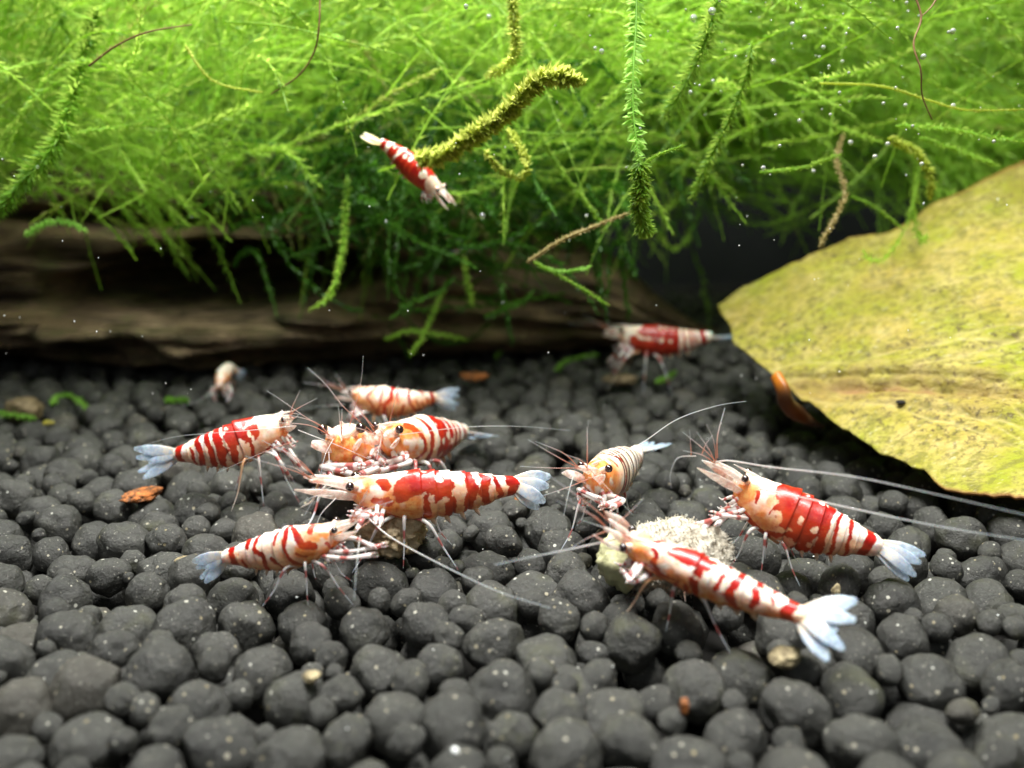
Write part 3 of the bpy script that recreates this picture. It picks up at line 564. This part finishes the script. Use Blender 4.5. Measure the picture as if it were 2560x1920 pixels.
def fuzz(o, n_, ln, seed):
    r = np.random.RandomState(seed); me = o.data; Vv = np.empty(len(me.vertices) * 3); me.vertices.foreach_get('co', Vv); Vv = Vv.reshape(-1, 3); q = r.randint(0, len(Vv), n_); p = Vv[q]
    d = nrm(p / np.abs(Vv).max(0) ** 2 + r.normal(size=p.shape) * 1.2) ; sdv = nrm(np.cross(d, r.normal(size=p.shape))) * .0035; L_ = ln * r.uniform(.3, 1.2, (n_, 1))
    W = np.stack([p - sdv, p + sdv, p + d * L_ * .6 + sdv * .6 + r.normal(size=p.shape) * .006, p + d * L_], 1).reshape(-1, 3)
    f = obj('fuzz', mesh_np('fuzz', W, np.arange(len(W)).reshape(-1, 4), M['fuzz']), o); tag(f, kind='stuff')
fuzz(bpy.data.objects['food_wafer'], 4200, .028, 3)
blob('food_paste', 1560, 1400, 6.42, (.17, .12, .22), M['foodg'], 'soft yellowish green paste under the head of the slender shrimp', 'shrimp food', 9, 1.2, 4, fine=.12)
blob('food_wafer', 975, 1325, 7.02, (.30, .20, .20), M['food2'], 'brownish lump of food under the large shrimp with the red ring', 'shrimp food', 5, 1.0, fine=.12)
blob('brick_chip', 352, 1238, None, (0.1561, 0.1286, 0.0643), M['chip'], 'orange and black flaky chip beneath the shrimp that stands apart', 'stone chip', 21, 1.6, 4, fine=.14)
blob('brick_chip', 1187, 942, None, (0.2033, 0.1284, 0.0589), M['chip'], 'plain orange chip far back near the driftwood', 'stone chip', 22, 1.2, 3)
blob('brick_chip', 1552, 948, None, (0.2354, 0.1284, 0.0642), M['brownst'], 'dull orange brown chip under the far red shrimp', 'stone chip', 23, 1.2, 3)
blob('brick_chip', 1305, 1254, None, (0.0918, 0.0864, 0.0648), M['chip'], 'small orange flake beneath the tail of the large shrimp', 'stone chip', 24, 1.4, 3, fine=.14)
blob('brick_chip', 823, 1170, 7.7, (.05, .05, .1), M['chip'], 'thin reddish splinter beside the orange faced shrimp', 'stone chip', 27, 1.4, 3)
blob('pebble', 472, 1404, None, (0.091, 0.0749, 0.0535), M['pale'], 'cream speckled pebble below the tail of the smaller cream shrimp', 'pebble', 25, 1.4, 4)
blob('pebble', 60, 1025, None, (0.2124, 0.177, 0.1652), M['brownst'], 'round brown crusty pebble at the foot of the driftwood', 'pebble', 26, .9, 4)
blob('pebble', 1960, 1645, None, (0.1, 0.09, 0.07), M['pale'], 'beige pebble just beneath the slender shrimp tail fan', 'pebble', 28, 1.2, 4)
blob('pebble', 1805, 1440, None, (0.05, 0.05, 0.05), M['pale'], 'tiny pale pebble under the stout shrimp', 'pebble', 38, 1.2, 3)
blob('pebble', 780, 1690, None, (0.06, 0.05, 0.03), M['pale'], 'small sandy pebble among the large front granules', 'pebble', 29, 1.2, 3)
blob('pebble', 2090, 1480, None, (0.03, 0.03, 0.06), M['pale'], 'thin sandy shard near the stout shrimp tail', 'pebble', 39, 1.2, 3)
blob('pebble', 1710, 1765, None, (0.03, 0.03, 0.055), M['chip'], 'tiny peach coloured bit between front granules', 'pebble', 30, 1.2, 3)
blob('pebble', 1138, 1880, None, (0.022, 0.022, 0.03), M['white'], 'bright white grain on a large front granule', 'pebble', 32, .5, 3)
blob('pebble', 1470, 1228, None, (0.035, 0.03, 0.03), M['white'], 'small white grain beside the black lined shrimp', 'pebble', 33, .8, 3)
# fine white dust: too many to count
VV = []; FF = []; base = 0; rs2 = np.random.RandomState(5); Vs, Fs = ICO[1]
for k in range(420):
    t = top[rs2.randint(len(top))]
    z = terrain(t[0], t[1]) + .45 * t[2] + rs2.uniform(-.03, .02); p = np.array([t[0] + rs2.normal() * t[2] * .35, t[1] - t[2] * .3 + rs2.normal() * t[2] * .3, z - .01])
    W = Vs * rs2.uniform(.003, .009) * rs2.uniform(.4, 1.5, 3) + p; VV.append(W); FF.append(Fs + base); base += len(W)
for k in range(70):
    p = P(rs2.uniform(0, 2560), rs2.uniform(250, 1000), rs2.uniform(5.5, 8.8)); W = Vs * rs2.uniform(.0025, .006) * np.array([1, 1, rs2.uniform(1, 2)]) + p
    VV.append(W); FF.append(Fs + base); base += len(W)
dust = obj('drifting_dust', mesh_np('drifting_dust', np.vstack(VV), np.vstack(FF), M['white'])); tag(dust, 'fine white specks in the water and on the soil', 'debris', kind='stuff')
# ------------------------------------------------------------------ driftwood
nx, na = 420, 150
xs = np.linspace(-17, 3.6, nx); an = np.arange(na) / na * 2 * math.pi
X, A = np.meshgrid(xs, an, indexing='ij'); tpx = (X + 17) / 25.5; tend = (X + 17) / 20.6
Yc = 13.0 + 1.55 + .06 * X + .25 * np.sin(X * .5); 
Ry = 1.7 - .25 * sstep(.6, 1, tpx); Rz = (1.55 - .80 * sstep(.50, .80, tpx)) * (1 - .93 * sstep(.88, 1.0, tend))
Ry = Ry * (1 - .93 * sstep(.9, 1.0, tend)); Zc = Rz * .82 - .1
ca, sa = np.cos(A), np.sin(A)
pn = np.stack([X * .45, ca * 3.2, sa * 3.2], -1); rid = fbm(pn * np.array([.6, 2.6, 2.6]), 5, 61, .6); big = fbm(pn * np.array([.9, .5, .5]), 3, 71)
rr = 1 + .12 * big + .11 * rid
rr = rr + .035 * np.abs(vnoise(pn * np.array([1.2, 7, 7]), 81)) + .055 * sstep(0, .15, vnoise(pn * np.array([.7, 4, 4]), 82)) - .05 * sstep(.25, .45, vnoise(pn * np.array([1.5, 8, 8]), 83)); Yw = Yc - Ry * rr * ca; Zw = Zc + Rz * rr * sa
fr = np.clip(ca, 0, 1) ** .5
cav = np.exp(-(((X + 4.1 + .3 * vnoise(pn * 2, 3)) / 2.0) ** 2 + ((Zw - 1.28 - .05 * (X + 4) - .08 * vnoise(pn * 3, 4)) / .50) ** 2) ** 3)
Yw += 3.0 * cav * fr
cav2 = np.exp(-(((X + 4.9) / 2.4) ** 2 + ((Zw - 2.15) / .16) ** 2) ** 2); Yw += .7 * cav2 * fr
cav3 = np.exp(-(((X - .6) / 1.5) ** 2 + ((Zw - 1.55) / .35) ** 2) ** 2); Yw += .9 * cav3 * fr
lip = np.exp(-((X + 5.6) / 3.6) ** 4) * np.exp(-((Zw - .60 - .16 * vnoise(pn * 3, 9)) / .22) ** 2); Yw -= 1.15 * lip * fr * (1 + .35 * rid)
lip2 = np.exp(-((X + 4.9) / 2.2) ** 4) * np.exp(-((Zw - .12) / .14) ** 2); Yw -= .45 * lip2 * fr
Yw += .35 * sstep(.05, -.25, Zw) * fr
V = np.stack([X + .05 * rid, Yw, Zw], -1).reshape(-1, 3); i, j = np.meshgrid(np.arange(nx - 1), np.arange(na), indexing='ij'); j2 = (j + 1) % na
wood = obj('driftwood', mesh_np('driftwood', V, np.stack([i * na + j, (i + 1) * na + j, (i + 1) * na + j2, i * na + j2], -1).reshape(-1, 4), M['wood'], {'ridge': rid.ravel(), 'lip_lit': np.clip(lip * fr * 1.3 + lip2 * fr * .6, 0, 1).ravel()}))
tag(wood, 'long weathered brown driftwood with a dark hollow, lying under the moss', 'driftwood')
# ------------------------------------------------------------------ moss
def strands(paths, widths, n_leaf, seed, stem_r=.007, n=22, leafw=.34, align=.0, rows=None):
    """paths: (S, n, 3) centre lines; returns stems and leaflets as arrays"""
    r = np.random.RandomState(seed); Pn = np.asarray(paths); Sn = len(Pn); n = Pn.shape[1]
    T = nrm(np.gradient(Pn, axis=1)); up = nrm(r.normal(size=(Sn, 1, 3)) * .5 + np.array([0, -.6, .6]))
    U = nrm(up - T * np.sum(T * up, -1, keepdims=True)); S_ = np.cross(T, U)
    # stems
    k = 3; a = np.arange(k) * 2 * math.pi / k; rad_ = stem_r * np.linspace(1.2, .6, n)
    sv_ = Pn[:, :, None, :] + rad_[None, :, None, None] * (np.cos(a)[None, None, :, None] * U[:, :, None, :] + np.sin(a)[None, None, :, None] * S_[:, :, None, :])
    sV = sv_.reshape(-1, 3); i, j = np.meshgrid(np.arange(n - 1), np.arange(k), indexing='ij'); j2 = (j + 1) % k
    q = np.stack([i * k + j, i * k + j2, (i + 1) * k + j2, (i + 1) * k + j], -1).reshape(-1, 4)
    sF = (q[None] + (np.arange(Sn) * n * k)[:, None, None]).reshape(-1, 4)
    # leaflets
    m = n_leaf; t = (np.tile(np.linspace(.01, .995, m), (Sn, 1)) + r.uniform(-.3, .3, (Sn, m)) / m).clip(0, .999) * (n - 1)
    i0 = t.astype(int); f = (t - i0)[..., None]; ar = np.arange(Sn)[:, None]
    Pc = Pn[ar, i0] * (1 - f) + Pn[ar, i0 + 1] * f; Tc = T[ar, i0]; Uc = U[ar, i0]; Sc = S_[ar, i0]
    if rows: az = np.where(np.arange(m) % 2 == 0, 0, math.pi)[None] + r.normal(0, rows, (Sn, m))
    else: az = r.uniform(0, 2 * math.pi, (Sn, m))
    rd = np.cos(az)[..., None] * Sc + np.sin(az)[..., None] * Uc; d = nrm(rd * 1.0 + Tc * (align + r.uniform(.2, .8, (Sn, m, 1))) + np.array([0, 0, -.05]))
    tt = t / (n - 1); shape = np.clip(np.minimum(1, (1.03 - tt) * 5 + .25), 0, 1)
    ln = (np.asarray(widths)[:, None] * .5 * shape * r.uniform(.7, 1.15, (Sn, m)))[..., None]; pd = nrm(np.cross(d, rd + .3 * r.normal(size=rd.shape)))
    wv = ln * leafw * .5; nn = np.cross(d, pd)
    LV = np.stack([Pc, Pc + d * ln * .45 + pd * wv, Pc + d * ln + nn * ln * r.uniform(-.3, .3, (Sn, m, 1)), Pc + d * ln * .45 - pd * wv], 2).reshape(-1, 3)
    LF = np.arange(len(LV)).reshape(-1, 4)
    lr = r.uniform(0, 1, (Sn, 1)) * .65 + r.uniform(0, .35, (Sn, m)); lr = np.where((r.rand(Sn, 1) < .05) & (Sn > 1), 2.0, lr); lr = np.repeat(lr.ravel(), 4)
    return sV, sF, LV, LF, lr
def bent(p0, p1, n, r, sag, wob):
    """(S,3),(S,3) -> (S,n,3) drooping wavy paths"""
    t = np.linspace(0, 1, n)[None, :, None]; ln = np.linalg.norm(p1 - p0, axis=1)[:, None, None]
    base_ = p0[:, None] * (1 - t) + p1[:, None] * t; off = np.zeros_like(base_)
    off[..., 2] = (sag[:, None] * (t[..., 0] * (1 - t[..., 0])) * 4) * ln[..., 0] * .25
    ph = r.uniform(0, 6.28, (len(p0), 1, 3)); off += wob * ln * np.sin(t * r.uniform(3, 7, (len(p0), 1, 3)) + ph)
    return base_ + off
def moss_mass(name, tufts, per, seed, m, x_r, len_r, wid_r, n_leaf, label, stem_r=.009, top_=260, leafw=.34, xr=(-500, 3060), hem0=400, yp=.9, stray=.1, align=1.0):
    r = np.random.RandomState(seed); n_s = tufts * per; tx = r.uniform(*xr, tufts)
    # a hanging curtain made of tufts: ragged hem, a few strands lower
    hem = hem0 + 60 * np.sin(tx / 170.) + 45 * np.sin(tx / 61. + 2) - 40 * (tx > 1900)
    tyy = hem - (r.rand(tufts) ** yp) * (hem + top_) + np.where(r.rand(tufts) < stray, r.uniform(0, 190, tufts), 0); td = r.uniform(*x_r, tufts)
    side = np.where(r.rand(tufts) < .65, 1, -1)
    D = np.stack([side * r.uniform(.5, 1.3, tufts), r.normal(-.25, .35, tufts), r.normal(-.12, .32, tufts)], 1)
    up_ = r.rand(tufts) < .2; D[up_] = np.stack([r.normal(.1, .35, up_.sum()), r.normal(-.2, .3, up_.sum()), r.normal(-.8, .35, up_.sum())], 1); D = nrm(D)
    Pt = np.stack([P(a_, b_, c_) for a_, b_, c_ in zip(tx, tyy, td)])
    p0 = np.repeat(Pt, per, 0) + r.normal(size=(n_s, 3)) * np.array([.55, .45, .35]); dr = nrm(np.repeat(D, per, 0) + r.normal(size=(n_s, 3)) * .30)
    ln = r.uniform(*len_r, n_s); p1 = p0 + dr * ln[:, None] * .62; p0 = p0 - dr * ln[:, None] * .38
    pth = bent(p0, p1, 14, r, r.normal(.5, .6, n_s), .022)
    sV, sF, LV, LF, lr = strands(pth, r.uniform(*wid_r, n_s), n_leaf, seed + 1, stem_r, leafw=leafw, align=align)
    V = np.vstack([LV, sV]); Fc = np.vstack([LF, sF + len(LV)]); rn = np.concatenate([lr, np.full(len(sV), .7)])
    o = obj(name, mesh_np(name, V, Fc, m, {'rnd': rn}, smooth=False)); tag(o, label, 'moss', kind='stuff'); return o
moss_mass('moss', 235, 26, 51, M['moss'], (12.0, 17.5), (1.6, 4.6), (.16, .34), 80, 'thick bright green aquarium moss growing over the driftwood', top_=330, leafw=.24, hem0=430, align=1.2, stray=.05)
moss_mass('moss', 80, 9, 57, M['moss'], (9.2, 11.6), (1.2, 3.4), (.12, .26), 120, 'loose nearer sprays of green moss hanging above the soil', top_=230, leafw=.20, hem0=350, align=1.2, stray=.04)
moss_mass('moss', 34, 9, 71, M['moss'], (9.6, 11.6), (.9, 2.4), (.14, .28), 110, 'tufts of moss hanging low over the driftwood beside the broad feathery strand', top_=-120, leafw=.2, xr=(-260, 520), hem0=455, align=1.0)
moss_mass('moss', 44, 6, 63, M['mossd'], (10.6, 12.0), (.8, 2.4), (.14, .26), 90, 'dark green moss trailing down over the middle of the driftwood', top_=-380, xr=(640, 1560), hem0=640)
def hero(label, path, width, m, n_leaf=150, rows=None, stem=.012, seed=1, leafw=.34, stemm=None):
    Pp = cat([P(*q) for q in path], 60); org = Pp[0].copy(); L_ = np.sum(np.linalg.norm(np.diff(Pp, axis=0), axis=1))
    root = empty('moss_strand', org); tag(root, label, 'moss strand', 'single strands of moss hanging clear of the mass')
    V, Fc, t = tube_tri(Pp[::3] - org, [stem, stem * .8, stem * .5], 50, 6)
    obj('stem', mesh_np('stem', V, Fc, stemm or m, {'rnd': np.full(len(V), .35)}), root)
    if n_leaf:
        sV, sF, LV, LF, lr = strands(Pp[None] - org, [width], int(n_leaf * 1.0), seed, .003, rows=rows, leafw=leafw)
        lf = obj('leaflets', mesh_np('leaflets', LV, LF, m, {'rnd': lr}, smooth=False), root); tag(lf, kind='stuff')
    return root
y_, g_, b_, t_ = M['mossy'], M['moss'], M['mossb'], M['mosst']; tw = M['twig']
hero('thick yellow green strand curving up from the swimming shrimp, ragged with algae', [(1040, 398, 8.6), (1110, 385, 8.4), (1190, 335, 8.1), (1270, 278, 7.9), (1330, 212, 7.7), (1385, 188, 7.6), (1462, 206, 7.5)], .26, y_, 1300, seed=2, stem=.024, leafw=.5)
hero('thin looped strand hanging under the thick yellow green one', [(1212, 375, 8.3), (1250, 425, 8.2), (1300, 442, 8.2), (1318, 415, 8.2), (1295, 360, 8.3), (1268, 320, 8.4)], .12, y_, 320, seed=3, stem=.012, leafw=.6)
hero('upright strand with ladder like rows of paired bluish leaflets', [(1592, -40, 7.5), (1590, 60, 7.4), (1583, 180, 7.3), (1583, 280, 7.3), (1592, 360, 7.3), (1598, 410, 7.3)], .19, b_, 130, rows=.25, seed=4, stem=.011, leafw=.55)
hero('dense soft green hanging tip below the ladder like strand', [(1598, 400, 7.35), (1602, 470, 7.4), (1600, 530, 7.5), (1618, 592, 7.6)], .22, g_, 800, seed=5, stem=.014, leafw=.3)
hero('short branch with a bright tip beside the upright ladder like strand', [(1605, 412, 7.4), (1650, 385, 7.3), (1712, 362, 7.2)], .07, g_, 130, seed=6)
hero('broad feathery strand running down to the edge by the driftwood', [(245, 20, 9.0), (215, 130, 8.8), (175, 260, 8.6), (140, 360, 8.5), (70, 440, 8.5), (-30, 560, 8.5)], .30, g_, 1900, seed=7, stem=.014, leafw=.11)
hero('side branch joining the broad feathery strand', [(140, 365, 8.6), (200, 330, 8.6), (290, 320, 8.8), (400, 292, 9.2), (520, 288, 9.5), (640, 320, 9.8)], .12, g_, 380, seed=8)
hero('bare brown twig with wispy algae above the broad feathery strand', [(222, 165, 8.2), (290, 115, 8.1), (370, 80, 8.0), (490, 60, 8.0)], .10, t_, 60, seed=9, stem=.010, stemm=tw, leafw=.12)
hero('tan algae covered twig slanting across the dark gap', [(1318, 656, 8.6), (1400, 602, 8.5), (1500, 560, 8.4), (1590, 526, 8.2)], .08, t_, 420, seed=10, stem=.016, leafw=.4)
hero('tan twig hanging toward the upper rim of the yellow leaf', [(2048, 618, 8.8), (2080, 555, 8.8), (2112, 485, 8.9), (2092, 400, 9.0), (2110, 330, 9.2)], .10, t_, 420, seed=11, stem=.014, leafw=.4)
hero('forked dark brown stem dangling in front of the bright moss', [(2278, -30, 7.6), (2303, 42, 7.6), (2284, 110, 7.6), (2302, 175, 7.6), (2306, 240, 7.7), (2335, 310, 7.8)], .05, t_, 25, seed=12, stem=.010, stemm=tw, leafw=.1)
hero('short side fork of the dark brown stem', [(2352, -25, 7.6), (2330, 15, 7.6), (2303, 42, 7.6)], .04, t_, 10, seed=13, stem=.009, stemm=tw, leafw=.1)
hero('long green strand dangling before the driftwood hollow', [(868, 440, 9.9), (862, 560, 9.8), (852, 650, 9.7), (826, 735, 9.6), (772, 778, 9.6)], .13, g_, 420, seed=14)
hero('short green tip hanging in the dark under the bluish white shrimp', [(1160, 640, 10.5), (1168, 700, 10.4), (1182, 765, 10.4)], .13, g_, 200, seed=15)
hero('green strand slanting down toward the far red shrimp', [(1335, 655, 8.8), (1400, 690, 8.8), (1460, 725, 8.7), (1525, 765, 8.7)], .07, g_, 260, seed=16, leafw=.5)
hero('pale curved strand tip above the slanting green strand', [(1340, 660, 8.9), (1390, 678, 8.8), (1440, 675, 8.8), (1480, 665, 8.8)], .08, b_, 260, seed=17)
hero('dark olive stem arching through the moss above the swimming shrimp', [(800, -40, 8.0), (798, 60, 8.0), (785, 130, 8.1), (745, 190, 8.2), (670, 240, 8.5)], .10, g_, 30, seed=18, stem=.010, stemm=tw, leafw=.1)
hero('bright lime thread crossing the moss above the swimming shrimp', [(560, 55, 8.6), (700, 65, 8.5), (830, 95, 8.4), (1010, 140, 8.3)], .06, g_, 300, seed=19, stem=.011, leafw=.5)
hero('pale thread with a light tip curving down beside the twig', [(465, 115, 8.3), (500, 170, 8.2), (550, 210, 8.2), (665, 232, 8.2)], .05, y_, 220, seed=20, stem=.010, leafw=.5)
hero('fuzzy strand hanging from the top edge, ending in a pale tuft', [(1275, -30, 8.0), (1285, 60, 8.0), (1288, 130, 8.0), (1262, 165, 8.0), (1215, 195, 8.1)], .17, y_, 650, seed=21, leafw=.2)
hero('wide pale green strand slanting down beside the ladder like strand', [(1800, -20, 8.0), (1760, 110, 8.0), (1720, 200, 8.1), (1660, 300, 8.3)], .30, g_, 1100, seed=22, leafw=.07, stem=.013)
hero('jointed green strand bending down left of the brown forked stem', [(1880, 105, 8.0), (1872, 170, 8.1), (1840, 260, 8.2), (1800, 350, 8.3), (1750, 450, 8.5), (1725, 510, 8.6)], .18, g_, 520, seed=23, leafw=.2)
hero('bright yellowish thread sweeping out above the leaf', [(2050, 208, 8.2), (2200, 215, 8.1), (2320, 250, 8.0), (2420, 275, 8.0), (2600, 272, 8.0)], .05, y_, 420, seed=24, stem=.011, leafw=.5)
hero('bright thread with leaflets along its lower side, above the leaf', [(2240, 315, 8.4), (2340, 318, 8.4), (2450, 335, 8.3), (2600, 360, 8.2)], .16, g_, 320, rows=.5, seed=25, leafw=.2)
hero('drooping fuzzy strand ending just above the leaf rim', [(2220, 345, 8.9), (2290, 380, 8.9), (2325, 440, 8.9), (2325, 500, 9.0)], .14, y_, 420, seed=26)
hero('green strand reaching over the rim of the leaf', [(2300, 345, 9.1), (2380, 370, 9.1), (2440, 395, 9.1), (2500, 415, 9.1)], .10, g_, 260, seed=27)
hero('bright sprig pointing up toward the jointed strand', [(1900, 430, 8.6), (2000, 420, 8.5), (2060, 400, 8.4), (2108, 385, 8.3)], .08, g_, 260, seed=28)
hero('thin green thread descending behind the upper rim of the leaf', [(2130, 490, 9.5), (2190, 520, 9.5), (2260, 575, 9.5)], .07, g_, 200, seed=29, leafw=.5)
hero('small arched strand at the foot of the broad feathery strand', [(60, 590, 9.4), (110, 560, 9.4), (165, 555, 9.4), (220, 580, 9.4)], .12, b_, 220, seed=30)
hero('crossed strand lying over the soil edge before the driftwood', [(1025, 890, 10.8), (1060, 835, 10.9), (1085, 780, 11), (1120, 700, 11.2)], .12, g_, 260, seed=31)
hero('flat lying strand across the foot of the driftwood', [(960, 850, 11), (1020, 828, 11), (1090, 835, 11), (1170, 850, 11)], .12, g_, 260, seed=32)
hero('long straight strand slanting down under the thick yellow green one', [(1345, 330, 9.2), (1400, 420, 9.2), (1460, 500, 9.2), (1520, 580, 9.4)], .10, g_, 320, seed=33)
hero('bright horizontal thread running into the ladder like strand', [(1040, 322, 9.0), (1200, 320, 9.0), (1380, 335, 8.9), (1570, 325, 8.8)], .06, g_, 420, seed=34, stem=.010, leafw=.5)
for k, (pth, lb) in enumerate((([(128, 1010, 9.3), (150, 990, 9.3), (185, 992, 9.1), (225, 1028, 8.9)], 'bright bent moss fragment lying on soil near the round brown pebble'),
    ([(412, 999, 9.6), (440, 999, 9.6), (470, 1000, 9.6)], 'short straight moss fragment beside the tiny pale shrimp'),
    ([(1388, 925, 10.6), (1425, 900, 10.7), (1500, 886, 10.8)], 'pale moss fragment under the legs of the far red shrimp'),
    ([(1240, 892, 11), (1255, 878, 11), (1270, 874, 11)], 'stubby moss fragment behind the plain orange chip'),
    ([(-20, 1030, 9.2), (50, 1040, 9.1), (90, 1046, 9.0)], 'green moss fragment lying across the round brown pebble'),
    ([(1640, 955, 10.4), (1665, 945, 10.4), (1690, 930, 10.5)], 'faint moss fragment beside the dull brown chip'))):
    pth = [(a_, b2, float(project(G(a_, b2, .12))[2])) for a_, b2, _ in pth]; root = hero(lb, pth, .12, b_, 150, seed=200 + k, leafw=.5, stem=.02); root.name = 'moss_fragment'; tag(root, None, 'moss fragment', 'broken moss pieces on the soil')
blob('leaf_scrap', 122, 1058, None, (0.055, 0.044, 0.033), M['leaf'], 'two lobed yellow scrap on soil near the green moss fragment', 'leaf scrap', 44, 1.6, 3)
# bubbles caught in the moss
rs3 = np.random.RandomState(8); bm_ = mesh_np('air_bubble', ICO[3][0], ICO[3][1], M['bubble'])
spots_ = [(1734, 45), (1780, 28), (1626, 90), (1990, 10), (2002, 20), (2122, 182), (2240, 298), (2548, 265), (2545, 210), (1925, 437), (1600, 322), (1604, 335), (1423, 601), (1222, 42), (1165, 16), (1206, 540), (1466, 540), (2302, 186), (928, 22), (1770, 120), (2270, 28)]
for k in range(95): spots_.append((rs3.triangular(1300, 2150, 2560), 430 * rs3.rand() ** 1.5))
for k, (a_, c_) in enumerate(spots_):
    o = obj('air_bubble', bm_, None, P(a_, c_, rs3.uniform(7.0, 8.6))); r_b = .006 + .018 * rs3.rand() ** 2 * (1.6 if k < 21 else 1); o.scale = (r_b,) * 3
    tag(o, 'tiny glinting air bubble caught in the green moss', 'air bubble', 'air bubbles caught in the moss')
# ------------------------------------------------------------------ the big yellow leaf
upx = [1798, 1814, 1858, 1923, 1988, 2064, 2129, 2226, 2281, 2335, 2411, 2481, 2560, 2760]; upy = [766, 754, 722, 689, 657, 627, 597, 583, 554, 510, 478, 440, 404, 310]
lpx_ = [1798, 1806, 1817, 1830, 1836, 1874, 1944, 2015, 2085, 2205, 2313, 2350, 2450, 2560, 2760]; lpy = [768, 786, 800, 822, 868, 887, 944, 1004, 1058, 1134, 1183, 1222, 1240, 1246, 1250]
A_, B_, C_ = P(2450, 1240, 7.55), P(1805, 760, 11.2), P(2560, 397, 10.8); nL = nrm(np.cross(B_ - A_, C_ - A_)); nL = nL if nL[2] > 0 else -nL
nu, nv = 260, 170; us = np.linspace(0, 1, nu) ** 1.0; gxx = 1799 + us ** 1.15 * 955
ty = np.interp(gxx, upx, upy); by = np.interp(gxx, lpx_, lpy)
jit = 5 * fbm(np.stack([gxx * .035, 0 * gxx, 0 * gxx], -1), 3, 88); ty = ty + jit * .5 * sstep(1799, 1850, gxx); by = by + jit * 1.2 * sstep(1799, 1850, gxx)
vs = np.linspace(0, 1, nv); GX = np.repeat(gxx[:, None], nv, 1); GY = ty[:, None] + (by - ty)[:, None] * vs[None, :]
rx = (GX - 1280) / F; ryy = -(GY - 960) / F
Rd = np.stack([rx, CP + ryy * SP, -SP + ryy * CP], -1); O = np.array([0, 0, HGT]); tt = ((A_ - O) @ nL) / (Rd @ nL); PL = O + Rd * tt[..., None]
riby = 975 + (GX - 2000) * .018; drib = np.abs(GY - riby)
cur = .18 * np.sin((GX - 1800) / 260.) * .6 + .10 * fbm(PL * .45, 3, 93) + .028 * fbm(PL * np.array([1.2, 3, 3]), 3, 94)
cur -= .10 * np.exp(-(drib / 14) ** 2) + .05 * np.exp(-((GY - riby - 30) / 5) ** 2) + .05 * np.exp(-((GY - riby + 28) / 5) ** 2) + .04 * sstep(.2, .8, vnoise(np.stack([GX * .03, GY * .09, 0 * GX], -1), 12)) * np.exp(-(drib / 35) ** 2); cur += .07 * np.exp(-((drib - 40) / 20) ** 2)
vein = np.zeros_like(GX)
for sl, c0 in ((-.16, 940), (-.28, 975), (-.42, 1090), (-.62, 1300), (.14, 985), (.30, 940), (.48, 820), (.68, 640)):     # side veins
    vy = c0 + sl * (GX - 1900) * .9; mk = ((GY - riby) * np.sign(sl) > 0); vy = vy + 10 * vnoise(np.stack([GX * .012, 0 * GX + c0, 0 * GX], -1), 5); cur -= .03 * np.exp(-((GY - vy) / 8) ** 2) * mk; vein += np.exp(-((GY - vy) / 4.5) ** 2) * mk
cur = cur * (np.sin(np.pi * np.clip(vs, 0, 1)) ** .6)[None, :]
PL = PL + cur[..., None] * nL * (1 - .0)
rimv = np.maximum(sstep(.018, .0, vs)[None, :] * sstep(1800, 2000, gxx)[:, None], sstep(.988, 1, vs)[None, :] * sstep(2300, 2350, gxx)[:, None])
ribv = np.exp(-(drib / 13) ** 2) * sstep(1940, 2050, GX) * sstep(-.3, .5, fbm(np.stack([GX * .012, GY * .02, 0 * GX], -1), 3, 97))
brn = np.clip(np.exp(-((drib - 5) / 38) ** 2) * sstep(1900, 2000, GX) * .8 + sstep(2420, 2600, GX) * sstep(600, 430, GY) * .9, 0, 1)
i, j = np.meshgrid(np.arange(nu - 1), np.arange(nv - 1), indexing='ij'); a = (i * nv + j).ravel()
orgL = A_.copy(); leaf = empty('dead_leaf', orgL); tag(leaf, 'large yellow brown fallen leaf tilted up from the soil', 'leaf')
bl = obj('blade', mesh_np('blade', PL.reshape(-1, 3) - orgL, np.stack([a, a + nv, a + nv + 1, a + 1], 1), M['leaf'], {'vein': np.clip(vein, 0, 1).ravel(), 'rib': ribv.ravel(), 'brown': brn.ravel(), 'rim': np.broadcast_to(rimv, GX.shape).ravel()}), leaf)
so = bl.modifiers.new('thickness', 'SOLIDIFY'); so.thickness = .03; so.offset = 0
V, Fc, t = tube_tri(np.array([P(1940, 940, 9.15), P(1958, 975, 9.05), P(1968, 1010, 9.1), P(2010, 1045, 9.3), P(2060, 1068, 9.3)]) - orgL, [.075, .085, .08, .09, .06, .02], 30, 14, .7); obj('leaf_stalk', mesh_np('leaf_stalk', V, Fc, M['stalkleaf'], {'t': sstep(.08, .26, t)}), leaf)
blk = blob('debris_crumb', 2252, 1006, 8.55, (.045, .03, .025), M['deep'], 'small black crumb resting on the yellow leaf', 'crumb', 47, 1.4, 2)
